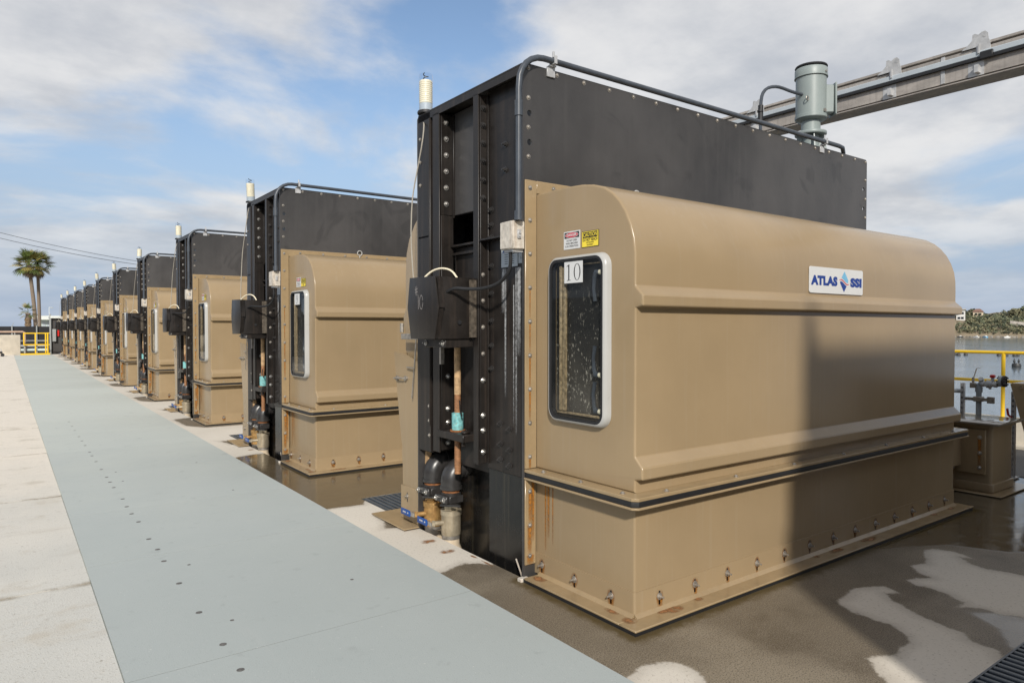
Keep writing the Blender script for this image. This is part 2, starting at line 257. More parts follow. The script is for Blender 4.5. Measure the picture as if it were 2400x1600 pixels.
# ------------------------------------------------------------------ mesh helpers
class MB:
    def __init__(s, org=(0, 0, 0)): s.v = []; s.f = []; s.m = []; s.mi = 0; s.org = Vector(org); s.uv = None
    def raw(s, vs_, fs):
        o = len(s.v); s.v += [Vector(p) - s.org for p in vs_]
        for f in fs: s.f.append([o + i for i in f]); s.m.append(s.mi)
    def bmesh(s, bm):
        bm.verts.index_update(); s.raw([v.co.copy() for v in bm.verts], [[v.index for v in f.verts] for f in bm.faces]); bm.free()
    def box(s, x0, x1, y0, y1, z0, z1, bev=0.0, seg=1):
        bm = bmesh.new()
        bmesh.ops.create_cube(bm, size=1.0, matrix=Matrix.Translation(((x0 + x1) / 2, (y0 + y1) / 2, (z0 + z1) / 2)) @ Matrix.Diagonal((abs(x1 - x0), abs(y1 - y0), abs(z1 - z0), 1)))
        if bev > 0: bmesh.ops.bevel(bm, geom=bm.edges[:], offset=bev, segments=seg, affect='EDGES', profile=0.5)
        s.bmesh(bm); return s
    def obox(s, mtx, sx, sy, sz, bev=0.0):
        bm = bmesh.new(); bmesh.ops.create_cube(bm, size=1.0, matrix=Matrix.Diagonal((sx, sy, sz, 1)))
        if bev > 0: bmesh.ops.bevel(bm, geom=bm.edges[:], offset=bev, segments=1, affect='EDGES', profile=0.5)
        bm.transform(mtx); s.bmesh(bm); return s
    def bar(s, p0, p1, w, h=None):
        p0 = Vector(p0); p1 = Vector(p1); d = p1 - p0
        q = d.to_track_quat('Z', 'X').to_matrix().to_4x4()
        return s.obox(Matrix.Translation((p0 + p1) / 2) @ q, w, h or w, d.length)
    def cyl(s, p0, p1, r, n=14, r2=None, caps=True):
        p0 = Vector(p0); p1 = Vector(p1); d = (p1 - p0); q = d.to_track_quat('Z', 'X')
        r2 = r if r2 is None else r2; vs_ = []
        for p, rr in ((p0, r), (p1, r2)):
            for i in range(n):
                a = 2 * math.pi * i / n; vs_.append(p + q @ Vector((math.cos(a) * rr, math.sin(a) * rr, 0)))
        fs = [[i, (i + 1) % n, n + (i + 1) % n, n + i] for i in range(n)]
        if caps: fs += [list(range(n))[::-1], list(range(n, 2 * n))]
        s.raw(vs_, fs); return s
    def tube(s, pts, r, n=8, caps=True, smooth=0):
        pts = [Vector(p) for p in pts]
        for _ in range(smooth):
            q = [pts[0]]
            for a, b_ in zip(pts, pts[1:]): q += [a * 0.75 + b_ * 0.25, a * 0.25 + b_ * 0.75]
            pts = q + [pts[-1]]
        rs = list(np.interp(np.linspace(0, 1, len(pts)), np.linspace(0, 1, len(r)), r)) if isinstance(r, (list, tuple)) else [r] * len(pts)
        vs_ = []; up = None
        for i, p in enumerate(pts):
            t_ = (pts[min(i + 1, len(pts) - 1)] - pts[max(i - 1, 0)]).normalized()
            if up is None: up = t_.orthogonal().normalized()
            up = (up - t_ * up.dot(t_)).normalized(); sdv = t_.cross(up)
            for k in range(n):
                a = 2 * math.pi * k / n; vs_.append(p + (up * math.cos(a) + sdv * math.sin(a)) * rs[i])
        fs = [[i * n + k, i * n + (k + 1) % n, (i + 1) * n + (k + 1) % n, (i + 1) * n + k] for i in range(len(pts) - 1) for k in range(n)]
        if caps: fs += [list(range(n))[::-1], list(range((len(pts) - 1) * n, len(pts) * n))]
        s.raw(vs_, fs); return s
    def lathe(s, prof, c, n=20, q=None):
        vs_ = []; c = Vector(c)
        for r, z in prof:
            for i in range(n):
                a = 2 * math.pi * i / n; p = Vector((r * math.cos(a), r * math.sin(a), z)); vs_.append(c + (q @ p if q else p))
        fs = [[j * n + i, j * n + (i + 1) % n, (j + 1) * n + (i + 1) % n, (j + 1) * n + i] for j in range(len(prof) - 1) for i in range(n)]
        s.raw(vs_, fs); return s
    def prism(s, poly, a0, a1, axis='x', bev=0.0, steps=4):
        """polygon in the plane across the axis, extruded along it; ends rounded by bev"""
        poly = [Vector(p) for p in poly]
        area = sum(p.x * q.y - q.x * p.y for p, q in zip(poly, poly[1:] + poly[:1]))
        if area < 0: poly = poly[::-1]
        n = len(poly)
        def inset(d):
            out = []
            for i in range(n):
                p0, p1, p2 = poly[i - 1], poly[i], poly[(i + 1) % n]
                e1 = (p1 - p0).normalized(); e2 = (p2 - p1).normalized()
                n1 = Vector((-e1.y, e1.x)); n2 = Vector((-e2.y, e2.x)); b_ = (n1 + n2)
                k = max(0.35, 1 + n1.dot(n2)); out.append(p1 + b_ * (d / k))
            return out
        rings = []
        if bev > 0:
            for i in range(steps + 1):
                a = math.pi / 2 * i / steps; rings.append((a0 + bev * (1 - math.sin(a)), inset(bev * (1 - math.cos(a)))))
            rings = rings[::-1]
            rings += [(a1 - (ra - a0), rp) for ra, rp in rings[::-1]]
        else: rings = [(a0, poly), (a1, poly)]
        def P3(a, p):
            return (a, p.x, p.y) if axis == 'x' else ((p.x, a, p.y) if axis == 'y' else (p.x, p.y, a))
        vs_ = [P3(a, p) for a, rp in rings for p in rp]
        fs = [[j * n + i, j * n + (i + 1) % n, (j + 1) * n + (i + 1) % n, (j + 1) * n + i] for j in range(len(rings) - 1) for i in range(n)]
        last = (len(rings) - 1) * n
        if n > 8:
            for o_, rp in ((0, rings[0][1]), (last, rings[-1][1])):
                fs += [[o_ + i for i in t_] for t_ in tessellate_polygon([[Vector((p.x, p.y, 0)) for p in rp]])]
        else: fs += [list(range(n))[::-1], list(range(last, last + n))]
        s.raw(vs_, fs); return s
    def quad(s, a, b_, c, d): s.raw([a, b_, c, d], [[0, 1, 2, 3]]); return s
    def build(s, name, mats, parent=None, sharp=38, smooth=True, uv=False):
        me = bpy.data.meshes.new(name); me.from_pydata([tuple(v) for v in s.v], [], s.f)
        for m_ in (mats if isinstance(mats, (list, tuple)) else [mats]): me.materials.append(MATS[m_])
        if max(s.m, default=0) > 0: me.polygons.foreach_set('material_index', s.m)
        bm = bmesh.new(); bm.from_mesh(me); bmesh.ops.recalc_face_normals(bm, faces=bm.faces[:]); bm.to_mesh(me); bm.free()
        if smooth:
            me.polygons.foreach_set('use_smooth', [True] * len(me.polygons)); me.set_sharp_from_angle(angle=R(sharp))
        o = bpy.data.objects.new(name, me); C.objects.link(o)
        if parent is not None: o.parent = parent
        else: o.location = s.org
        return o
def uvquad(name, pts, m_, parent, org=(0, 0, 0)):
    """a thin stain: pts = bottom-left, bottom-right, top-right, top-left"""
    me = bpy.data.meshes.new(name); me.from_pydata([tuple(Vector(p) - Vector(org)) for p in pts], [], [[0, 1, 2, 3]])
    ul = me.uv_layers.new(name='UVMap')
    for i, c in enumerate(((0, 0), (1, 0), (1, 1), (0, 1))): ul.data[i].uv = c
    me.materials.append(MATS[m_]); o = bpy.data.objects.new(name, me); C.objects.link(o)
    if parent is not None: o.parent = parent
    return o
def rounded(y0, y1, z0, z1, r, n=6):
    out = []
    for cy, cz, a0 in ((y1 - r, z1 - r, 0), (y0 + r, z1 - r, 90), (y0 + r, z0 + r, 180), (y1 - r, z0 + r, 270)):
        for i in range(n + 1):
            a = R(a0 + 90 * i / n); out.append((cy + r * math.cos(a), cz + r * math.sin(a)))
    return out
def text_raw(body, size, offset=0.0, spacing=1.0):
    cu = bpy.data.curves.new('txt', 'FONT'); cu.body = body; cu.size = size; cu.align_x = 'CENTER'; cu.align_y = 'CENTER'
    cu.offset = offset; cu.space_character = spacing; cu.resolution_u = 3
    o = bpy.data.objects.new('txt', cu); me = bpy.data.meshes.new_from_object(o)
    vs_ = [tuple(v.co) for v in me.vertices]; fs = [list(p.vertices) for p in me.polygons]
    bpy.data.objects.remove(o); bpy.data.curves.remove(cu); bpy.data.meshes.remove(me)
    return vs_, fs
def put_text(mb, body, size, fn, offset=0.0, sx=1.0, spacing=1.0, width=None):
    vs_, fs = text_raw(body, size, offset, spacing)
    if width:
        w = max(v[0] for v in vs_) - min(v[0] for v in vs_); sx = width / w
    mb.raw([fn(v[0] * sx, v[1]) for v in vs_], fs)
def plate_holes(outer, holes, fn, thick):
    """flat plate with real holes; fn maps (u, v, w) to 3D"""
    cu = bpy.data.curves.new('pl', 'CURVE'); cu.dimensions = '2D'; cu.fill_mode = 'BOTH'; cu.extrude = thick / 2
    for poly in [outer] + holes:
        sp = cu.splines.new('POLY'); sp.points.add(len(poly) - 1); sp.use_cyclic_u = True
        for p, q in zip(sp.points, poly): p.co = (q[0], q[1], 0, 1)
    o = bpy.data.objects.new('pl', cu); me = bpy.data.meshes.new_from_object(o)
    vs_ = [fn(*v.co) for v in me.vertices]; fs = [list(p.vertices) for p in me.polygons]
    bpy.data.objects.remove(o); bpy.data.curves.remove(cu); bpy.data.meshes.remove(me)
    return vs_, fs
def circ(cx, cy, r, n=14): return [(cx + r * math.cos(2 * math.pi * i / n), cy + r * math.sin(2 * math.pi * i / n)) for i in range(n)]
def tag(o, label=None, cat=None, group=None, kind=None):
    if label: o['label'] = label
    if cat: o['category'] = cat
    if group: o['group'] = group
    if kind: o['kind'] = kind
    return o
def empty(name, loc):
    o = bpy.data.objects.new(name, None); C.objects.link(o); o.location = loc; o.empty_display_size = 0.2; return o
def inst(me, name, parent, loc, rot=(0, 0, 0), org=(0, 0, 0)):
    o = bpy.data.objects.new(name, me); C.objects.link(o); o.location = Vector(loc) - Vector(org); o.rotation_euler = rot
    if parent is not None: o.parent = parent
    return o

PITCH = 5.05
UNITS = list(range(-1, 10))

# ------------------------------------------------------------------ ground and deck
def sdist(px, py, poly):
    """signed distance, positive inside"""
    d = np.full(px.shape, 1e9); ins = np.zeros(px.shape, bool); n = len(poly)
    for i in range(n):
        x0, y0 = poly[i]; x1, y1 = poly[(i + 1) % n]
        ex, ey = x1 - x0, y1 - y0; L2 = ex * ex + ey * ey + 1e-12
        t_ = np.clip(((px - x0) * ex + (py - y0) * ey) / L2, 0, 1)
        d = np.minimum(d, np.hypot(px - x0 - t_ * ex, py - y0 - t_ * ey))
        c_ = ((y0 > py) != (y1 > py)) & (px < (x1 - x0) * (py - y0) / (y1 - y0 + 1e-12) + x0)
        ins ^= c_
    return np.where(ins, d, -d)
PX0, PX1, PY0, PY1 = 2.82, 7.30, 3.72, 5.15      # pit under a screen
GR = []                                          # grates: x0, x1, y0, y1
for k in range(-1, 3):
    GR.append((2.84, 7.0, 5.72 + k * PITCH, 6.40 + k * PITCH))
ys = set(np.round(np.arange(0.4, 14.0, 0.028), 4)); xs = set(np.round(np.arange(2.40, 9.31, 0.028), 4))
ys |= set(np.round(np.arange(-8, 0.4, 0.5), 4)) | set(np.round(np.arange(14, 53.5, 0.25), 4)) | {53.5}
xs |= {9.3, PX0, PX1, 2.84, 7.0}
for k in UNITS: ys |= {PY0 + k * PITCH, PY1 + k * PITCH}
for g_ in GR: ys |= {g_[2], g_[3]}
xs = np.array(sorted(xs)); ys = np.array(sorted(ys))
GX, GY = np.meshgrid(xs, ys); nx, ny = len(xs), len(ys)
cxm = (xs[:-1] + xs[1:]) / 2; cym = (ys[:-1] + ys[1:]) / 2
keep = np.ones((ny - 1, nx - 1), bool)
for k in UNITS:
    keep &= ~(((cym > PY0 + k * PITCH) & (cym < PY1 + k * PITCH))[:, None] & ((cxm > PX0) & (cxm < PX1))[None, :])
for x0, x1, y0, y1 in GR:
    keep &= ~(((cym > y0) & (cym < y1))[:, None] & ((cxm > x0) & (cxm < x1))[None, :])
ii = np.arange(nx * ny).reshape(ny, nx)
q = np.stack([ii[:-1, :-1], ii[:-1, 1:], ii[1:, 1:], ii[1:, :-1]], -1)[keep]
me = bpy.data.meshes.new('deck')
V = np.stack([GX, GY, np.zeros_like(GX)], -1).reshape(-1, 3)
me.from_pydata(V.tolist(), [], q.tolist())
DRY_A = [(4.14, 2.23), (4.33, 2.26), (4.45, 2.29), (4.57, 2.23), (4.66, 2.19), (4.61, 2.08), (4.53, 2.12), (4.45, 2.04), (4.36, 1.89), (4.32, 1.76), (4.29, 1.66), (4.3, 1.59), (4.21, 1.53), (4.2, 1.40), (3.9, 1.2), (3.45, 1.2), (3.3, 1.5), (3.4, 1.57), (3.46, 1.66), (3.56, 1.76), (3.63, 1.74), (3.72, 1.68), (3.82, 1.72), (3.9, 1.71), (4.01, 1.76), (4.07, 1.88), (4.08, 1.99), (4.08, 2.11)]
DRY_B = [(5.67, 2.37), (5.75, 2.34), (5.8, 2.23), (5.74, 2.06), (5.71, 2.1), (5.7, 2.14), (5.59, 2.04), (5.57, 1.9), (5.66, 1.6), (5.4, 1.38), (4.84, 1.44), (4.75, 1.56), (4.76, 1.66), (4.7, 1.73), (4.64, 1.76), (4.77, 1.76), (4.84, 1.87), (4.87, 1.99), (4.83, 2.07), (4.89, 2.15), (4.99, 2.12), (5.07, 2.07), (5.1, 2.16), (5.2, 2.28), (5.35, 2.22), (5.49, 2.3)]
DRY_C = [(2.38, 2.33), (2.50, 2.37), (2.56, 2.39), (2.63, 2.37), (2.69, 2.34), (2.73, 2.30), (2.75, 2.24), (2.72, 2.12), (2.5, 1.9), (2.38, 2.0)]
WET_1 = [(2.3, 4.12), (2.49, 4.15), (2.64, 4.21), (2.74, 4.15), (2.80, 4.05), (3.2, 4.4), (9.4, 4.4), (9.4, 0.2), (2.3, 0.2)]
WET_2 = [(2.3, 9.42), (2.48, 9.45), (2.66, 9.52), (2.80, 9.52), (3.2, 9.5), (8.6, 9.5), (8.6, 6.43), (2.9, 6.41), (2.77, 6.18), (2.48, 6.22), (2.3, 6.22)]
wet = np.maximum(sdist(GX, GY, WET_1), sdist(GX, GY, WET_2))
for k in range(2, 10):
    y0 = 3.69 + k * PITCH
    wet = np.maximum(wet, sdist(GX, GY, [(2.50, y0 + 0.25), (2.80, y0 + 0.35), (7.3, y0), (7.3, y0 - 1.22), (2.75, y0 - 1.22), (2.52, y0 - 0.8)]))
    if k > 0: wet = np.maximum(wet, sdist(GX, GY, [(2.52, y0 - 2.75), (2.80, y0 - 2.9), (2.85, y0 - 3.45), (2.60, y0 - 3.3)]) - 0.05)
wet = np.maximum(wet, sdist(GX, GY, [(2.50, 5.30), (2.80, 5.15), (2.86, 5.8), (2.72, 5.82)]) - 0.06)
for p in (DRY_A, DRY_B, DRY_C): wet = np.minimum(wet, -sdist(GX, GY, p))
pool = np.maximum(sdist(GX, GY, WET_2), sdist(GX, GY, [(5.3, 2.62), (5.95, 2.30), (6.1, 1.95), (6.8, 1.5), (9.6, 1.2), (9.6, 4.2), (7.2, 4.2), (7.2, 2.8)]))
pool = np.maximum(pool, sdist(GX, GY, [(4.5, 1.50), (4.62, 1.72), (4.75, 1.60), (4.80, 1.47), (5.3, 1.25), (4.2, 1.25), (4.3, 1.40)]))
for nm, arr in (('wet', wet), ('pool', pool)):
    at = me.attributes.new(nm, 'FLOAT', 'POINT'); at.data.foreach_set('value', np.clip(arr.ravel() * 2.5 + 0.5, 0, 1).astype(np.float32))
# orange algae line hugging the foot of the nearest covers
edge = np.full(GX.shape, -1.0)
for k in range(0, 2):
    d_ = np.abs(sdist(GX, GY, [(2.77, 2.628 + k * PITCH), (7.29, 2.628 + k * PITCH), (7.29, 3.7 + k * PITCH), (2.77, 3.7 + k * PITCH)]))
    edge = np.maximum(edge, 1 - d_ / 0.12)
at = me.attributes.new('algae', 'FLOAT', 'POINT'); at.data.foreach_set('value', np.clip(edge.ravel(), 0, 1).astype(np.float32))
m = bpy.data.materials.new('deck_concrete'); t, b = nodes_of(m); N = t.nodes; L = t.links; MATS['deck_concrete'] = m
def nn(ty, **k):
    n = N.new(ty)
    for a, v in k.items(): setattr(n, a, v)
    return n
def mm(op, a, bb=None, clamp=False):
    n = nn('ShaderNodeMath', operation=op, use_clamp=clamp)
    for i, v in enumerate((a, bb)):
        if v is None: continue
        if isinstance(v, (int, float)): n.inputs[i].default_value = v
        else: L.new(v, n.inputs[i])
    return n.outputs[0]
def noise(scale, detail=5, vec=None, rough=0.6):
    n = nn('ShaderNodeTexNoise'); n.inputs['Scale'].default_value = scale; n.inputs['Detail'].default_value = detail; n.inputs['Roughness'].default_value = rough
    L.new(vec or tcn.outputs['Object'], n.inputs['Vector']); return n.outputs[0]
def ramp(v, a, b_, t0=0.0, t1=1.0, smooth=True):
    n = nn('ShaderNodeMapRange'); n.interpolation_type = 'SMOOTHSTEP' if smooth else 'LINEAR'
    for k_, x in (('From Min', a), ('From Max', b_), ('To Min', t0), ('To Max', t1)): n.inputs[k_].default_value = x
    L.new(v, n.inputs['Value']); return n.outputs[0]
def mixc(f, c0, c1):
    n = nn('ShaderNodeMix', data_type='RGBA')
    for i, v in ((0, f), (6, c0), (7, c1)):
        if isinstance(v, (tuple, list)): n.inputs[i].default_value = list(v) + [1]
        elif isinstance(v, (int, float)): n.inputs[i].default_value = v
        else: L.new(v, n.inputs[i])
    return n.outputs[2]
def attr(nm):
    n = nn('ShaderNodeAttribute', attribute_name=nm); return n.outputs['Fac']
tcn = nn('ShaderNodeTexCoord')
nA = noise(9, 5); nB = noise(1.1, 5); nF = noise(170, 3); nG = noise(60, 4)
wv = mm('ADD', mm('ADD', attr('wet'), mm('MULTIPLY', mm('SUBTRACT', nA, 0.5), 0.17)), mm('MULTIPLY', mm('SUBTRACT', noise(42, 4), 0.5), 0.11))
wf = ramp(wv, 0.47, 0.545)
damp = ramp(wv, 0.26, 0.52)
dry = mixc(nB, (0.53, 0.485, 0.41), (0.67, 0.62, 0.54)); dry = mixc(ramp(nG, 0.55, 0.72), dry, (0.40, 0.355, 0.29))
dry = mixc(mm('MULTIPLY', damp, 0.35), dry, (0.27, 0.235, 0.19))
wetc = mixc(nB, (0.105, 0.082, 0.052), (0.200, 0.164, 0.116)); wetc = mixc(ramp(noise(0.75, 5), 0.48, 0.66, 0, 0.75), wetc, (0.27, 0.228, 0.165)); wetc = mixc(ramp(noise(1.6, 6), 0.46, 0.32, 0, 0.7), wetc, (0.075, 0.055, 0.030)); wetc = mixc(ramp(nF, 0.46, 0.66, 0, 0.7), wetc, (0.32, 0.28, 0.225)); wetc = mixc(ramp(noise(120, 2), 0.5, 0.34, 0, 0.8), wetc, (0.055, 0.043, 0.03))
wetc = mixc(ramp(nF, 0.60, 0.40, 0, 0.0), wetc, (0.05, 0.04, 0.03))
pv = ramp(mm('ADD', attr('pool'), mm('MULTIPLY', mm('SUBTRACT', noise(3, 5), 0.5), 0.22)), 0.45, 0.62)
pv = mm('MULTIPLY', pv, wf)
wetc = mixc(mm('MULTIPLY', pv, 0.75), wetc, (0.085, 0.064, 0.036))
col = mixc(wf, dry, wetc)
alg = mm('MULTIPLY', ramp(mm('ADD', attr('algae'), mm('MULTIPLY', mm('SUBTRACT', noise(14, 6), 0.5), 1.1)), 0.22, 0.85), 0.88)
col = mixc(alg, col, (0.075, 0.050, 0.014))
L.new(col, b.inputs['Base Color'])
rg = mixc(wf, (0.82, 0.82, 0.82), (0.50, 0.50, 0.50)); rg = mixc(pv, rg, mixc(ramp(noise(6, 5), 0.40, 0.62), (0.045, 0.045, 0.045), (0.20, 0.20, 0.20)))
L.new(rg, b.inputs['Roughness'])
bp = nn('ShaderNodeBump'); bp.inputs['Distance'].default_value = 0.006; L.new(nF, bp.inputs['Height'])
L.new(mm('MULTIPLY', mm('SUBTRACT', 1.0, mm('MULTIPLY', pv, 0.93)), 0.38), bp.inputs['Strength']); L.new(bp.outputs[0], b.inputs['Normal'])
me.materials.append(m)
deck = bpy.data.objects.new('deck', me); C.objects.link(deck); tag(deck, kind='structure')

# pits below the screens and below the grates
mb = MB()
for k in UNITS:
    y0, y1 = PY0 + k * PITCH, PY1 + k * PITCH
    for a, bb_ in (((PX0, y0), (PX0, y1)), ((PX0, y1), (PX1, y1)), ((PX1, y1), (PX1, y0)), ((PX1, y0), (PX0, y0))):
        mb.quad((*a, 0), (*bb_, 0), (*bb_, -2.5), (*a, -2.5))
    mb.quad((PX0, y0, -2.5), (PX1, y0, -2.5), (PX1, y1, -2.5), (PX0, y1, -2.5))
for x0, x1, y0, y1 in GR:
    for a, bb_ in (((x0, y0), (x0, y1)), ((x0, y1), (x1, y1)), ((x1, y1), (x1, y0)), ((x1, y0), (x0, y0))):
        mb.quad((*a, 0), (*bb_, 0), (*bb_, -0.5), (*a, -0.5))
    mb.quad((x0, y0, -0.5), (x1, y0, -0.5), (x1, y1, -0.5), (x0, y1, -0.5))
tag(mb.build('pit', 'pit', smooth=False), kind='structure')

# pale green painted walkway of plates with fine joints, far brightness and dust painted in
for wname in ('walkway_paint',):
    m = bpy.data.materials.new(wname); t, b = nodes_of(m); N = t.nodes; L = t.links; MATS[wname] = m
    tcn = nn('ShaderNodeTexCoord'); nB = noise(0.9, 6); nF = noise(140, 3); nG = noise(30, 5)
    spy = nn('ShaderNodeSeparateXYZ'); L.new(tcn.outputs['Object'], spy.inputs[0]); far_tone = ramp(mm('ADD', spy.outputs[1], mm('MULTIPLY', mm('SUBTRACT', noise(0.8, 5), 0.5), 9.0)), 3.0, 17.0)
    col = mixc(nB, (0.355, 0.392, 0.382), (0.415, 0.447, 0.434)); col = mixc(far_tone, col, (0.485, 0.51, 0.468)); col = mixc(ramp(nF, 0.60, 0.72, 0, 0.5), col, (0.22, 0.25, 0.24))
    col = mixc(ramp(nG, 0.62, 0.76, 0, 0.5), col, (0.44, 0.46, 0.44))
    mw = nn('ShaderNodeMapping'); mw.inputs['Scale'].default_value = (1.2, 0.12, 1); L.new(tcn.outputs['Object'], mw.inputs[0])
    col = mixc(ramp(noise(3.0, 5, mw.outputs[0]), 0.58, 0.78, 0, 0.40), col, (0.43, 0.445, 0.43))
    col = mixc(ramp(noise(5.5, 7), 0.60, 0.72, 0, 0.35), col, (0.27, 0.29, 0.28)); col = mixc(ramp(noise(55, 2), 0.70, 0.76, 0, 0.7), col, (0.56, 0.56, 0.53))
    oi_ = nn('ShaderNodeObjectInfo'); vs_ = nn('ShaderNodeVectorMath', operation='SCALE'); L.new(col, vs_.inputs[0]); L.new(ramp(oi_.outputs['Random'], 0, 1, 0.955, 1.035, False), vs_.inputs['Scale']); col = vs_.outputs[0]
    L.new(col, b.inputs['Base Color']); b.inputs['Roughness'].default_value = 0.72
    bp = nn('ShaderNodeBump'); bp.inputs['Distance'].default_value = 0.004; bp.inputs['Strength'].default_value = 0.35; L.new(nF, bp.inputs['Height']); L.new(bp.outputs[0], b.inputs['Normal'])
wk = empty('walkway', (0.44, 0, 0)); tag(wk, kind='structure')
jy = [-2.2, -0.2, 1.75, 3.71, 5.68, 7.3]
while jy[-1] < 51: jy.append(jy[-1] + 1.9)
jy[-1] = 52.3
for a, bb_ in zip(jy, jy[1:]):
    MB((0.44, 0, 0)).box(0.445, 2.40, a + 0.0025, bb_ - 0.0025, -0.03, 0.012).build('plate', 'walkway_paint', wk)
MB((0.44, 0, 0)).box(0.45, 2.395, -2.2, 52.3, -0.028, 0.0108).build('bed', 'joint_grey', wk)
mbb = MB(); mbb.lathe([(0.0195, 0), (0.0185, 0.0012), (0.015, 0.0014), (0.014, 0.0003), (0.008, 0.0003), (0.007, 0.0020), (0.0, 0.0022)], (0, 0, 0), 12)
bo = mbb.build('bolt', 'stain_dark', wk); fm = bo.data
DOTS = [(0.92, 3.52), (0.92, 3.86), (0.91, 4.38), (0.91, 4.96), (0.91, 5.5), (0.92, 5.82), (0.91, 6.15), (0.92, 6.75), (0.91, 7.08), (0.91, 7.39), (0.92, 7.75), (0.91, 8.36), (0.91, 8.68), (0.91, 8.99), (0.91, 9.52), (0.91, 10.12), (0.91, 10.61), (0.91, 10.94),
        (0.91, 11.6), (0.91, 12.1), (0.91, 12.6), (0.91, 13.4), (0.91, 14.0), (0.91, 14.7)]
SM = [(1.04, 4.15), (1.04, 5.31), (1.03, 8.65), (1.03, 9.25), (1.86, 4.35), (1.9, 7.5), (1.92, 9.3)]
bo.location = (0.92 - 0.44, 3.20, 0.0125)
for x, y in DOTS: inst(fm, 'bolt', wk, (x - 0.44, y, 0.0125))
for x, y in SM:
    o = inst(fm, 'bolt', wk, (x - 0.44, y, 0.0125)); o.scale = (0.6, 0.6, 1)

# pale concrete slabs to the left
for wname in ('slab_concrete',):
    m = bpy.data.materials.new(wname); t, b = nodes_of(m); N = t.nodes; L = t.links; MATS[wname] = m
    tcn = nn('ShaderNodeTexCoord'); nB = noise(0.7, 6); nF = noise(110, 3); nG = noise(9, 6)
    spy = nn('ShaderNodeSeparateXYZ'); L.new(tcn.outputs['Object'], spy.inputs[0]); far_tone = ramp(mm('ADD', spy.outputs[1], mm('MULTIPLY', mm('SUBTRACT', noise(0.7, 5), 0.5), 8.0)), 3.5, 13.0)
    col = mixc(nB, (0.46, 0.45, 0.41), (0.58, 0.575, 0.535)); col = mixc(far_tone, col, (0.69, 0.63, 0.54)); col = mixc(ramp(nG, 0.55, 0.78, 0, 0.55), col, (0.55, 0.51, 0.44)); col = mixc(ramp(nG, 0.42, 0.26, 0, 0.4), col, (0.34, 0.31, 0.265))  # far end paler and warmer: distance brightness and dust put into the colour
    ms_ = nn('ShaderNodeMapping'); ms_.inputs['Scale'].default_value = (0.35, 1.6, 1); L.new(tcn.outputs['Object'], ms_.inputs[0])
    col = mixc(ramp(noise(2.2, 6, ms_.outputs[0]), 0.56, 0.75, 0, 0.5), col, (0.41, 0.365, 0.295)); col = mixc(ramp(noise(1.7, 7), 0.55, 0.70, 0, 0.55), col, (0.44, 0.39, 0.31)); col = mixc(ramp(noise(26, 5), 0.64, 0.72, 0, 0.6), col, (0.24, 0.20, 0.15)); col = mixc(ramp(nF, 0.60, 0.70, 0, 0.7), col, (0.26, 0.24, 0.20))
    L.new(col, b.inputs['Base Color']); b.inputs['Roughness'].default_value = 0.9
    bp = nn('ShaderNodeBump'); bp.inputs['Distance'].default_value = 0.008; bp.inputs['Strength'].default_value = 0.4; L.new(nF, bp.inputs['Height']); L.new(bp.outputs[0], b.inputs['Normal'])
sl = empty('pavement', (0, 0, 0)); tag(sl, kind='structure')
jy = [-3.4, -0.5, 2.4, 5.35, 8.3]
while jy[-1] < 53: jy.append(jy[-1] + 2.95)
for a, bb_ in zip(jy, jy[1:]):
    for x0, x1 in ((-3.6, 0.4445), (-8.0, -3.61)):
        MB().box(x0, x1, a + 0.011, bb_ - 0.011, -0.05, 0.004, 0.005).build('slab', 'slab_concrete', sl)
mb = MB()
mb.box(-400, 12.05, -150, 52.5, -8, -0.6); mb.box(-400, 8.6, 52.5, 170, -8, -0.12); mb.box(-400, -8.0, -150, 52.49, -0.55, -0.08)
mb.box(-8.0, 0.42, -150, 52.48, -0.55, -0.055)
tag(mb.build('ground', 'soil', smooth=False), kind='structure')
for y in jy[1:12]:
    uvquad('joint_stain', [(-3.6, y - .07, .0056), (-3.6, y + .05, .0056), (.44, y + .05, .0056), (.44, y - .07, .0056)], 'grime_band', sl)
MB().box(-8.0, 0.42, -3.4, 53.0, -0.054, -0.004).build('joint_filler', 'hill_soil', sl)
tag(MB().box(9.301, 11.38, -8, 53.5, -0.55, 0.006).build('asphalt', 'asphalt', smooth=False), kind='structure')
mb = MB(); mb.prism([(11.40, -0.6), (11.40, 0.04), (11.55, 0.06), (11.62, 0.37), (12.15, 0.37), (12.15, -4.5), (11.9, -4.5)], -8, 53.5, 'y')
tag(mb.build('kerb', 'concrete_wall'), kind='structure')

# water
m = bpy.data.materials.new('water'); t, b = nodes_of(m); N = t.nodes; L = t.links; MATS['water'] = m
tcn = nn('ShaderNodeTexCoord'); b.inputs['Base Color'].default_value = (0.10, 0.125, 0.14, 1); b.inputs['Roughness'].default_value = 0.10
b.inputs['IOR'].default_value = 1.33
n1_ = noise(1.6, 4); n2_ = noise(0.08, 3)
bp = nn('ShaderNodeBump'); bp.inputs['Distance'].default_value = 0.06; L.new(mm('MULTIPLY', ramp(n2_, 0.35, 0.65, 0.15, 0.6), 1.0), bp.inputs['Strength']); L.new(n1_, bp.inputs['Height']); L.new(bp.outputs[0], b.inputs['Normal'])
tag(MB().quad((-6000, -6000, -3.5), (6000, -6000, -3.5), (6000, 6000, -3.5), (-6000, 6000, -3.5)).build('water', 'water', smooth=False), kind='structure')

